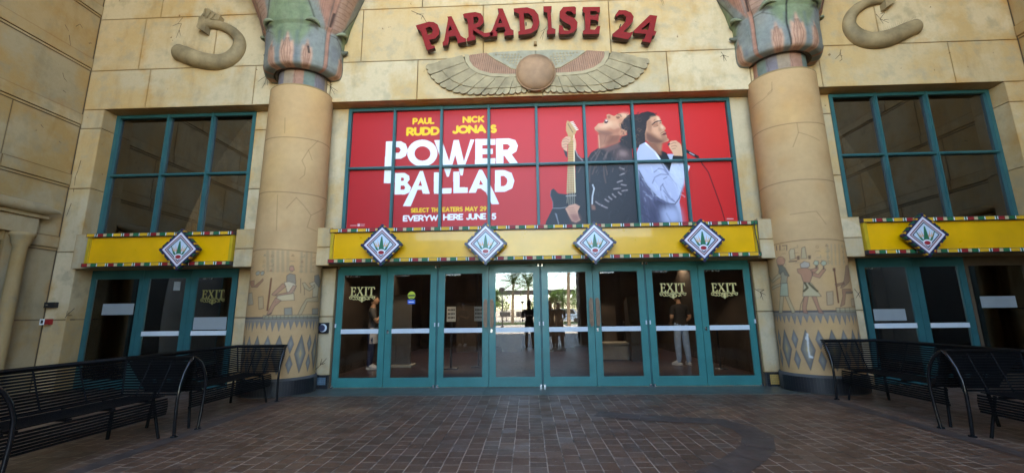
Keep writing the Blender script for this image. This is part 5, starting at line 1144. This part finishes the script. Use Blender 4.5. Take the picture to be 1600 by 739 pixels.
# ---------------------------------------------------------------- benches
def bench(L, label):
    r_ = thing('slatted_bench', (0, 0, 0), label, 'bench', 'black slatted metal benches with wrap-around backs')
    h = L/2; A = .80
    def path(d): return [(A, -h+d), (d, -h+d), (d, h-d), (A, h-d)]
    prof = []    # (inward offset, z, tilt)
    for k in range(14):
        t = k/13; z = .445+.355*t; d = .135*(1-t)**1.15 - (.0 if t < .93 else .012); prof.append((d, z))
    def flatbar(m, pts, wd, th):
        for (xa, ya, za), (xb, yb, zb) in zip(pts[:-1], pts[1:]):
            d = Vector((xb-xa, yb-ya, 0)).normalized(); nrm = Vector((-d.y, d.x, 0)); e = d*.003
            V = []
            for (x, y, z) in ((xa-e.x, ya-e.y, za), (xb+e.x, yb+e.y, zb)):
                for s in (-1, 1):
                    for q in (-1, 1): V.append((x+nrm.x*th/2*s, y+nrm.y*th/2*s, z+q*wd/2))
            m.add(V, [(0, 1, 3, 2), (4, 6, 7, 5), (0, 4, 5, 1), (2, 3, 7, 6), (0, 2, 6, 4), (1, 5, 7, 3)])
    m = MB()
    for d, z in prof: flatbar(m, [(x, y, z) for x, y in path(d)], .0205, .009)
    m.build('back_slats', BLACKM, r_)
    m = MB(); m.tube([(x, y, .818) for x, y in path(-.012)], .016, 8); m.tube([(x, y, .832) for x, y in path(-.035)], .009, 8); m.build('top_rail', BLACKM, r_)
    m = MB(); y0, y1 = -h+.14, h-.14
    for k in range(12): x = .15+k*.043; m.box(x-.0135, x+.0135, y0, y1, .425+(.012 if k < 2 else 0)-.003, .432+(.012 if k < 2 else 0))
    for k in range(7): m.box(.672+.012*math.sin(k*.5)-.004, .672+.012*math.sin(k*.5)+.004, y0, y1, .398-.026*k-.010, .398-.026*k+.010)
    m.build('seat_slats', BLACKM, r_)
    # vertical ribs
    m = MB()
    nr = max(2, int(L/.45))
    for i in range(1, nr):
        y = -h+.1+(L-.2)*i/nr
        m.tube([(.135, y, .42), (.13, y, .46)]+[(d+.0, y, z) for d, z in prof[1:]]+[(-.01, y, .815)], .008, 6)
    for s in (-1, 1):
        for x in (.3, .55): m.tube([(x, s*(h-.135), .43)]+[(x, s*(h-d), z) for d, z in prof[1:]]+[(x, s*(h+.01), .815)], .008, 6)
        m.tube([(.135, s*(h-.135), .43)]+[(d, s*(h-d), z) for d, z in prof[1:]]+[(-.01, s*(h+.01), .815)], .010, 6)
    for i in range(4): y = y0+(y1-y0)*(i+.5)/4; m.box(.13, .66, y-.012, y+.012, .398, .421)
    m.build('ribs', BLACKM, r_)
    # end tubes that run up from the front foot and curve over into the arm's top
    for s in (-1, 1):
        m = MB(); P_ = [(A+.01, s*(h-.15), 0.), (A+.015, s*(h-.17), .2), (A+.02, s*(h-.18), .40), (A+.022, s*(h-.17), .55), (A+.02, s*(h-.13), .67), (A+.012, s*(h-.075), .76), (A-.0, s*(h-.018), .812), (A-.01, s*(h+.01), .832)]
        m.tube(P_, [.0165]*6+[.0155, .012], 10); m.tube([(A+.01, s*(h-.15), 0.), (A+.01, s*(h-.15), .012)], .035, 10); m.build('end_tube', TUBE, r_)
        m = MB(); m.tube([(.16, s*(h-.24), .42), (.13, s*(h-.22), 0)], .017, 8); m.build('leg', BLACKM, r_)
        m = MB(); m.tube([(.60, s*(h-.24), .41), (.67, s*(h-.19), 0)], .014, 8); m.build('leg', BLACKM, r_)
    return r_
TUBE = plain('black_tube_enamel', (.006, .006, .007), .16, var=.2, sc=14)
LB = 1.86
b0 = bench(LB, 'black slatted bench at left, nearer the left column'); b0.location = (-4.70, -1.0-LB/2, 0)
copy_thing(b0, (-4.70, -2.87-LB/2-.02, 0), 0, 'black slatted bench in the lower left corner, nearest the camera on the left')
copy_thing(b0, (5.28, -1.02-LB/2, 0), PI, 'black slatted bench at right, nearer the right column')
copy_thing(b0, (5.28, -2.89-LB/2-.02, 0), PI, 'black slatted bench at the right edge, nearest the camera on the right')
# ---------------------------------------------------------------- people
SKIN = plain('skin', (.42, .24, .16), .55, var=.08, sc=20); HAIRM = plain('dark_hair', (.012, .009, .008), .6); SHOEW = plain('white_shoe', (.6, .6, .6), .6); SHOEK = plain('dark_shoe', (.02, .02, .02), .5)
def cloth(n, c, v=.14): return plain(n, c, .9, var=v, sc=9, bmp=.3)
TEEK = cloth('black_tee', (.010, .011, .014)); JEANL = cloth('pale_jeans', (.28, .40, .58), .12); TEEG = cloth('grey_tee', (.06, .06, .065)); JEAND = cloth('navy_jeans', (.018, .03, .085)); APR = cloth('white_apron', (.5, .5, .52)); DRS = cloth('dark_dress', (.012, .011, .015)); KHK = cloth('khaki_shorts', (.10, .085, .065))
def person(loc, face, label, J, shirt, trousers, shoe, long_hair=False, shorts=False, sleeves='short', skirt=False, apron=False, group=None):
    """J: joint overrides in body frame (x right of the body, y forward, z up); face: heading in degrees (0 looks to +Y)"""
    D_ = dict(pel=(0, 0, .95), wai=(0, 0, 1.08), che=(0, .0, 1.28), nk0=(0, -.01, 1.45), nk=(0, .01, 1.53), sl=(-.19, 0, 1.42), sr=(.19, 0, 1.42), el=(-.25, -.02, 1.13), er=(.25, -.02, 1.13), wl=(-.25, .10, .90), wr=(.25, .10, .90),
              hl=(-.095, 0, .92), hr=(.095, 0, .92), kl=(-.11, .01, .50), kr=(.11, .01, .50), al=(-.12, -.02, .09), ar=(.12, -.02, .09), tl=(-.14, .14, .035), tr=(.14, .14, .035), head=(0, .03, 1.66))
    D_.update(J)
    names_ = ['pel', 'wai', 'che', 'nk0', 'nk', 'sl', 'sr', 'el', 'er', 'wl', 'wr', 'hl', 'hr', 'kl', 'kr', 'al', 'ar', 'tl', 'tr']
    rad = dict(pel=.150, wai=.135, che=.155, nk0=.075, nk=.055, sl=.072, sr=.072, el=.045, er=.045, wl=.029, wr=.029, hl=.10, hr=.10, kl=.068, kr=.068, al=.050, ar=.050, tl=.04, tr=.04)
    E_ = [('pel', 'wai'), ('wai', 'che'), ('che', 'nk0'), ('nk0', 'nk'), ('che', 'sl'), ('che', 'sr'), ('sl', 'el'), ('sr', 'er'), ('el', 'wl'), ('er', 'wr'), ('pel', 'hl'), ('pel', 'hr'), ('hl', 'kl'), ('hr', 'kr'), ('kl', 'al'), ('kr', 'ar'), ('al', 'tl'), ('ar', 'tr')]
    me = bpy.data.meshes.new('person'); me.from_pydata([D_[k] for k in names_], [(names_.index(a), names_.index(c)) for a, c in E_], []); ob = bpy.data.objects.new('tmp', me); SC.collection.objects.link(ob)
    sm = ob.modifiers.new('s', 'SKIN'); ss = ob.modifiers.new('b', 'SUBSURF'); ss.levels = 2; ss.render_levels = 2
    for i, k in enumerate(names_):
        q = me.skin_vertices[0].data[i]; r_ = rad[k]
        if k in ('al', 'ar', 'kl', 'kr') and not shorts: r_ *= 1.3
        q.radius = (r_*(1.12 if k in ('che', 'pel', 'wai') else 1), r_*(.78 if k in ('che', 'pel', 'wai') else 1)); q.use_root = (k == 'pel')
    dg = bpy.context.evaluated_depsgraph_get(); dg.update(); ev = bpy.data.meshes.new_from_object(ob.evaluated_get(dg)); bpy.data.objects.remove(ob)
    m = MB(); V = [tuple(v.co) for v in ev.vertices]
    segs = [(Vector(D_[a]), Vector(D_[c]), a, c) for a, c in E_]
    def mat_of(p):
        best = None
        for A_, B_, a, c in segs:
            t = max(0, min(1, (p-A_).dot(B_-A_)/max(1e-9, (B_-A_).length_squared))); q = (p-A_-(B_-A_)*t).length/(rad[a]*(1-t)+rad[c]*t)
            if best is None or q < best[0]: best = (q, a, c, t)
        _, a, c, t = best
        if c in ('tl', 'tr'): return 3
        if a in ('kl', 'kr'): return 0 if shorts else 2
        if a in ('hl', 'hr'): return 2
        if c in ('hl', 'hr'): return 2
        if (a, c) == ('pel', 'wai') and p.z < D_['pel'][2]+.02: return 2
        if a in ('el', 'er'): return 1 if sleeves == 'long' else 0
        if a in ('sl', 'sr'): return 1 if (sleeves == 'long' or t < .72) else 0
        if (a, c) == ('nk0', 'nk'): return 0 if t > .25 else 1
        return 1
    o_ = len(m.v); m.v += V
    for p in ev.polygons: m.f.append(list(p.vertices)); m.m.append(mat_of(p.center)); m.sm.append(True)
    hc = Vector(D_['head'])
    m.ell(hc, (.078, .098, .118), 20, 14, 0)
    m.ell(hc+Vector((0, .03, -.062)), (.055, .062, .05), 14, 8, 0)
    m.ell(hc+Vector((0, .102, -.012)), (.013, .02, .024), 8, 6, 0)
    for s in (-1, 1): m.ell(hc+Vector((s*.079, 0, -.005)), (.012, .02, .03), 8, 6, 0); m.ell(hc+Vector((s*.03, .088, .018)), (.012, .008, .007), 8, 6, 3)
    m.ell(hc+Vector((0, .092, -.058)), (.022, .01, .006), 8, 6, 4)
    m.tube([Vector(D_['nk'])-Vector((0, 0, .03)), hc-Vector((0, .01, .05))], [.052, .05], 10)
    for w_, e_, s in (('wl', 'el', -1), ('wr', 'er', 1)):
        W_ = Vector(D_[w_]); d = (W_-Vector(D_[e_])).normalized(); side = d.cross(Vector((0, 0, 1))); side = side.normalized() if side.length > .1 else Vector((1, 0, 0)); nn = side.cross(d)
        pc = W_+d*.05
        m.tube([W_-d*.02, W_+d*.02, W_+d*.06, W_+d*.095], [.026, .030, .034, .028], 10, 0)
        for k, ln in enumerate((.068, .078, .072, .056)):
            b0_ = W_+d*.085+side*(-.027+.018*k); m.tube([b0_, b0_+d*ln*.45-nn*.004, b0_+d*ln*.8-nn*.018, b0_+d*ln-nn*.032], [.0088, .0085, .0078, .005], 6, 0)
        th = W_+d*.03+side*(.03*-1); m.tube([th, th+d*.03-side*.022, th+d*.058-side*.026-nn*.01], [.011, .010, .006], 6, 0)
    for a_, t_ in (('al', 'tl'), ('ar', 'tr')):
        A_, T_ = Vector(D_[a_]), Vector(D_[t_]); dv = (T_-A_); dv.z = 0; dv.normalize(); yaw_ = math.atan2(-dv.x, dv.y); c_ = Vector((A_.x, A_.y, 0))+dv*.055
        m.ell((c_.x, c_.y, .045), (.048, .135, .045), 14, 8, 3, Matrix.Rotation(yaw_, 3, 'Z')); m.ell((c_.x, c_.y, .016), (.052, .142, .016), 14, 6, 3, Matrix.Rotation(yaw_, 3, 'Z'))
    RM = Matrix.Rotation(R(face), 4, 'Z'); X_ = Vector(loc)
    m.v = [tuple(RM @ Vector(p)+X_) for p in m.v]
    body = m.build('person', [SKIN, shirt, trousers, shoe, plain('lip', (.25, .08, .06), .6) if 'lip' not in MATS else MATS['lip']], None, fix=False)
    tag(body, label, 'person', group)
    hm = MB(); hm.ell(hc+Vector((0, -.018, .028)), (.088, .102, .108), 20, 12, 0); 
    if long_hair: hm.ell(hc+Vector((0, -.06, -.10)), (.085, .06, .17), 14, 10, 0)
    hm.v = [p for p in hm.v]
    # keep the face free
    keep = []; 
    hm.v = [tuple(RM @ (Vector(p) if not (p[1] > hc.y+.035 and p[2] < hc.z+.055) else Vector((p[0]*.86, hc.y+.02, p[2])))+X_) for p in hm.v]
    hm.build('hair', HAIRM, body, fix=False)
    ex = MB()
    if apron:
        ex.lathe([(.175, 1.0), (.18, .95), (.185, .8), (.19, .62)], 0, 0, 24, a0=R(-10), a1=R(200), ry=.8, smooth=True); ex.v = [tuple(RM @ Vector(p)+X_) for p in ex.v]; ex.build('apron', APR, body, fix=False)
    if skirt:
        ex.lathe([(.15, 1.05), (.17, .95), (.20, .7), (.24, .45), (.25, .40)], 0, 0, 28, ry=.8, smooth=True); ex.v = [tuple(RM @ Vector(p)+X_) for p in ex.v]; ex.build('skirt', trousers, body, fix=False)
    return body
person((3.78, 3.0, 0), 12, 'person in black tee and pale blue jeans, back turned, behind the EXIT door', dict(wl=(-.16, .16, 1.04), wr=(.17, .15, 1.02), el=(-.25, -.03, 1.14), er=(.26, -.03, 1.14), al=(-.13, -.02, .09), ar=(.13, -.03, .09), head=(0, .07, 1.65), kl=(-.115, .01, .5), kr=(.115, .01, .5), tl=(-.24, .10, .035)), TEEK, JEANL, SHOEW)
person((-3.88, 2.65, 0), -75, 'person in a grey tee, white apron and navy jeans behind the leftmost EXIT door', dict(wl=(-.06, .22, 1.12), wr=(.05, .22, 1.30), el=(-.22, .06, 1.12), er=(.22, .10, 1.14)), TEEG, JEAND, SHOEW, apron=True)
# people on the forecourt behind the camera, seen as reflections in the doors
person((.02, -8.12, 0), 0, 'person in dark clothes holding up a phone, mirrored in the middle of the doors', dict(wl=(-.09, .29, 1.22), wr=(.10, .29, 1.22), el=(-.29, .06, 1.16), er=(.29, .06, 1.16), head=(0, .05, 1.68)), cloth('black_top', (.012, .012, .014)), KHK, SHOEK, shorts=True)
person((.86, -9.3, 0), 8, 'person in a dark dress and white face covering, mirrored right of the photographer', dict(wl=(-.12, .15, 1.0)), DRS, DRS, SHOEK, long_hair=True, skirt=True)
person((1.22, -9.5, 0), -5, 'shorter person in a dark dress, mirrored beside the other one', dict(head=(0, .03, 1.60), wr=(.12, .15, 1.05)), cloth('dark_blouse', (.02, .016, .016)), DRS, SHOEK, long_hair=True, skirt=True)
person((-2.75, -9.9, 0), 20, 'person in black standing by the brown pier, mirrored in the third door', dict(wr=(.1, .2, 1.2), er=(.25, .05, 1.12)), TEEK, cloth('brown_trousers', (.04, .03, .025)), SHOEW)
m = MB(); m.box(-.04, .04, -7.853, -7.845, 1.20, 1.355); tag(m.build('phone', BLACK), 'black phone held up in front of the mirrored photographer', 'phone')

# ---------------------------------------------------------------- inside the lobby
def board(x, y, w_, h_, z0, rz, label, rows=3):
    t = thing('notice_board', (x, y, 0), label, 'notice board'); t.rotation_euler = (0, 0, 0)
    m = MB(); m.box(x-w_/2, x+w_/2, y, y+.02, z0, z0+h_); m.build('white_panel', S_WHT, t)
    m = MB()
    for r_ in range(rows):
        for k in range(5): xa = x-w_*.40+k*w_*.165; za = z0+h_*(.72-.26*r_); m.box(xa, xa+w_*.11, y-.003, y-.0005, za, za+h_*.12)
    m.build('printed_rows', BLACK, t)
    m = MB(); m.box(x-.02, x+.02, y+.025, y+.06, 0, z0+h_*.8); m.box(x-.18, x+.18, y-.1, y+.2, .004, .03); m.build('stand', BLACK, t)
board(-1.90, 2.6, .22, .36, 1.12, 0, 'white notice board with rows of black print, behind the third door'); board(-1.26, 2.9, .22, .36, 1.12, 0, 'white notice board with rows of black print, partly hidden by the third door stile')
t = thing('display_panel', (-3.35, 3.2, 0), 'tall grey display panel standing on a pale base behind the second door', 'display panel')
m = MB(); m.box(-3.62, -3.05, 3.2, 3.25, .05, 1.82); m.build('panel', plain('grey_panel', (.06, .06, .06), .6), t); m = MB(); m.box(-3.72, -2.95, 2.95, 3.45, .004, .05); m.build('base', plain('pale_base', (.30, .30, .27), .6), t)
t = thing('arcade_cabinet', (3.15, 3.9, 0), 'dark sloping cabinet left of the person in pale jeans', 'cabinet')
m = MB(); m.prism([(3.9, .0), (4.5, .0), (4.5, 1.6), (4.15, 1.72), (4.02, 1.05), (3.9, .95)], 2.75, 3.45, tf=lambda a, y, z: (y, a, z)); m.build('body', plain('cabinet_dark', (.03, .028, .027), .5), t); m = MB(); m.box(2.82, 3.38, 4.02, 4.04, 1.15, 1.55); m.build('screen', BLACK, t)
em = new_mat('blue_screen_text'); em[2].inputs['Emission Color'].default_value = (.06, .10, 1, 1); em[2].inputs['Emission Strength'].default_value = .35; em[2].inputs['Base Color'].default_value = (.02, .03, .2, 1)
t = thing('ticket_kiosk', (5.0, 3.3, 0), 'slim dark kiosk with blue lit lines behind the rightmost EXIT door', 'kiosk')
m = MB(); m.box(4.85, 5.15, 3.0, 3.12, 1.0, 1.36); m.build('screen_housing', BLACK, t); m = MB(); m.box(4.97, 5.03, 3.03, 3.09, .03, 1.0); m.box(4.8, 5.2, 2.9, 3.2, .004, .03); m.build('post', BLACK, t)
m = MB()
for k in range(3): m.box(4.90, 5.10, 2.996, 2.999, 1.10+k*.075, 1.135+k*.075)
m.build('lit_lines', em[0], t)
t = thing('stone_bench_block', (1.9, 4.4, 0), 'pale block seat inside the lobby behind the sixth door', 'seat')
m = MB(); m.box(1.85, 2.75, 4.2, 4.8, .02, .42); m.box(1.8, 2.8, 4.15, 4.85, .421, .47); m.build('block', plain('pale_block', (.22, .20, .17), .7), t)
def stanch(x, y, label):
    r_ = thing('stanchion', (x, y, 0), label, 'stanchion', 'rope stanchions in the lobby')
    m = MB(); m.lathe([(0, .03), (.15, .025), (.16, .002)], x, y, 20); m.lathe([(.022, .02), (.022, .95), (.03, .96), (.03, 1.0), (0, 1.0)], x, y, 12); m.build('post', BLACK, r_); return r_
s0 = stanch(4.35, 2.3, 'black stanchion post behind the rightmost door'); copy_thing(s0, (-2.0, 3.6, 0), 0, 'black stanchion post behind the second door'); copy_thing(s0, (-1.3, 3.7, 0), 0, 'black stanchion post behind the third door')
# ceiling downlights of the lobby; last two added near the doors to brighten people
dlm = bpy.data.lights.new('downlight', 'SPOT'); dlm.energy = 13; dlm.spot_size = R(110); dlm.color = (1, .86, .68); dlm.shadow_soft_size = .08
glow = new_mat('downlight_glow'); glow[2].inputs['Emission Color'].default_value = (1, .72, .4, 1); glow[2].inputs['Emission Strength'].default_value = 1.6
dl0 = None
for i, (x, y) in enumerate(((-4.2, 5.2), (-2.3, 5.6), (.1, 6.2), (2.3, 5.6), (4.6, 5.2), (-3.3, 1.7), (3.2, 1.5))):
    if dl0 is None:
        r_ = thing('ceiling_downlight', (x, y, 2.86), 'small warm round downlight in the lobby ceiling', 'downlight', 'lobby downlights'); dl0 = r_
        m = MB(); m.lathe([(.09, 2.858), (.09, 2.84), (.075, 2.84)], x, y, 20); m.build('trim_ring', WHITE, r_); m = MB(); m.lathe([(.074, 2.852), (0, 2.852)], x, y, 20); m.build('lens', glow[0], r_)
        lo = bpy.data.objects.new('lamp', dlm); SC.collection.objects.link(lo); lo.parent = r_; lo.location = (0, 0, -.03)
    else: copy_thing(dl0, (x, y, 2.86), 0)

# ---------------------------------------------------------------- the plaza behind the camera (mirrored in the glass)
TRK = plain('palm_trunk', (.16, .12, .085), .9, var=.3, sc=9, bmp=.5); FRD = plain('palm_frond', (.055, .10, .03), .6, var=.3); FRD2 = plain('tree_leaf', (.07, .14, .025), .6, var=.35); POSTM = plain('dark_post', (.03, .03, .035), .4)
def palm(x, y, h_, label, sc_=1.):
    r_ = thing('palm_tree', (x, y, 0), label, 'palm tree', 'palms on the plaza')
    m = MB(); n = 14; lean = .03*h_
    m.tube([(x+lean*(k/n)**2, y, h_*k/n) for k in range(n+1)], [.20*sc_-.06*sc_*k/n+(.02 if k % 2 else 0) for k in range(n+1)], 12); m.build('trunk', TRK, r_)
    m = MB(); top = Vector((x+lean, y, h_))
    for f_ in range(34):
        az = f_*2.399; el = R(rng.uniform(-25, 75)); L = 3.1*sc_*rng.uniform(.85, 1.1); P_ = []
        for k in range(9):
            t_ = k/8; P_.append(top+Vector((math.cos(az)*math.cos(el)*L*t_, math.sin(az)*math.cos(el)*L*t_, math.sin(el)*L*t_-.95*sc_*t_*t_)))
        m.tube(P_, [.025*(1-.8*k/8) for k in range(9)], 4, smooth=False)
        for k in range(1, 9):
            for q in range(3):
                t_ = (k-q/3)/8; i0 = min(7, int(t_*8)); c_ = P_[i0].lerp(P_[i0+1], t_*8-i0); d = (P_[i0+1]-P_[i0]).normalized(); sd = d.cross(Vector((0, 0, 1))).normalized(); wl_ = .7*sc_*math.sin(PI*min(1, t_*.85+.12))
                for s in (-1, 1):
                    e_ = c_+sd*s*wl_*.8+d*wl_*.5+Vector((0, 0, -.28*wl_)); m.add([c_-d*.022, c_+d*.022, e_], [(0, 1, 2)])
    m.build('crown', FRD, r_, fix=False)
palm(-2.2, -50, 5.5, 'tall palm mirrored in the fourth door'); palm(-.1, -46, 5.0, 'palm mirrored beside the fourth door stile', .9); palm(4.3, -38, 6.3, 'palm mirrored at the top of the fifth door'); palm(10, -58, 8, 'palm far out on the plaza to the side'); palm(-9, -54, 7.5, 'palm at the other side of the plaza')
def tree(x, y, h_, w_, label):
    r_ = thing('broadleaf_tree', (x, y, 0), label, 'tree', 'green trees on the plaza')
    m = MB(); m.tube([(x, y, 0), (x+.1, y, h_*.3), (x, y, h_*.6)], [.18, .13, .07], 8)
    for k in range(5): a = k*1.3; m.tube([(x, y, h_*.35), (x+math.cos(a)*w_*.5, y+math.sin(a)*w_*.5, h_*.75)], [.08, .03], 6)
    m.build('trunk', TRK, r_)
    m = MB()
    cl = [(rng.normal(0, .42)*w_, rng.normal(0, .42)*w_, h_*(.62+rng.uniform(-.2, .3)), rng.uniform(.25, .5)*w_) for _ in range(16)]
    for i in range(2600):
        c_ = cl[i % 16]; v = rng.normal(size=3); v /= np.linalg.norm(v); rr = c_[3]*rng.uniform(.6, 1.05); p = Vector((x+c_[0]+v[0]*rr, y+c_[1]+v[1]*rr, c_[2]+v[2]*rr*.75)); a = Vector(rng.normal(size=3)).normalized()*.12; q = Vector(rng.normal(size=3)).normalized()*.12
        m.add([p-a, p+q*.6, p+a, p-q*.6], [(0, 1, 2, 3)])
    m.build('crown', FRD2, r_, fix=False)
tree(-4.3, -42, 4.4, 2.0, 'green tree mirrored at the right edge of the third door'); tree(3.6, -52, 4.6, 2.2, 'green tree mirrored in the fifth door'); tree(1.9, -64, 4.4, 2.2, 'distant green tree mirrored behind the photographer'); tree(-7.5, -48, 4.6, 2.4, 'green tree on the side of the plaza'); tree(7.6, -50, 4.6, 2.4, 'green tree on the far side of the plaza')
def lamp(x, y, h_, label):
    r_ = thing('street_lamp', (x, y, 0), label, 'street lamp', 'lamp posts on the plaza')
    m = MB(); m.tube([(x, y, 0), (x, y, h_)], [.07, .05], 10); m.tube([(x, y, 0), (x, y, .3)], .12, 10); m.build('post', POSTM, r_)
    m = MB(); m.lathe([(.06, h_), (.30, h_+.35), (.34, h_+.38), (.30, h_+.42), (0, h_+.5)], x, y, 16); m.build('lamp_head', POSTM, r_); return r_
l0 = lamp(-2.35, -30, 3.2, 'dark lamp post mirrored in the fourth door, nearest of three')
for x, y, lb in ((-2.15, -36, 'dark lamp post mirrored in the fourth door, middle of three'), (-1.9, -43, 'dark lamp post mirrored in the fourth door, farthest of three'), (2.35, -30, 'dark lamp post mirrored in the fifth door'), (1.2, -41, 'dark lamp post mirrored behind the people')): copy_thing(l0, (x, y, 0), 0, lb)
t = thing('elevated_walkway', (-4, -66, 0), 'dark elevated walkway on posts across the plaza, mirrored in the fourth door', 'walkway')
m = MB(); m.box(-26, 8, -68, -65, 4.7, 5.4); m.build('deck', POSTM, t); m = MB()
for x in range(-24, 8, 6): m.box(x-.2, x+.2, -66.7, -66.3, 0, 4.7)
m.build('supports', POSTM, t)
t = thing('low_building', (0, -95, 0), 'long pale low building with dark windows beyond the plaza', 'building')
m = MB(); m.box(-45, 45, -110, -95, 0, 2.4); m.build('wall', plain('pale_building', (.5, .48, .44), .8), t)
m = MB()
for k in range(22): x = -43+k*4; m.box(x, x+2.6, -94.98, -94.9, .8, 1.9)
m.build('window', BLACK, t)
t = thing('parked_van', (6.2, -58, 0), 'pale blue van parked beyond the plaza, mirrored at the edge of the fifth door', 'van')
m = MB(); VB = [(0, .35), (4.6, .35), (4.6, 1.15), (4.0, 1.3), (3.5, 2.05), (.15, 2.1), (0, 1.9)]; m.prism([(3.4+a, z) for a, z in VB], -59, -57.2); m.build('body', plain('van_paint', (.25, .35, .5), .3, coat=.5), t)
m = MB(); m.prism([(3.4+.4, 1.3), (3.4+3.75, 1.3), (3.4+3.35, 1.95), (3.4+.4, 1.98)], -57.19, -57.15); m.build('window', BLACK, t)
for x in (4.3, 7.2): m = MB(); m.prism([(x+.34*math.cos(a), .34+.34*math.sin(a)) for a in np.linspace(0, 2*PI, 20)[:-1]], -57.3, -57.05); m.build('wheel', BLACK, t)
t = thing('plaza_railing', (0, -34, 0), 'low dark railing across the far side of the plaza', 'railing')
m = MB()
for k in range(60): x = -15+k*.5; m.box(x-.015, x+.015, -44.02, -43.98, 0, 1.0)
m.box(-15.2, 15.2, -44.03, -43.97, 1.0, 1.05); m.build('rail', POSTM, t)
sheet('lawn', -60, 60, -64, -46, -.002, plain('lawn', (.05, .09, .02), .9, var=.3))
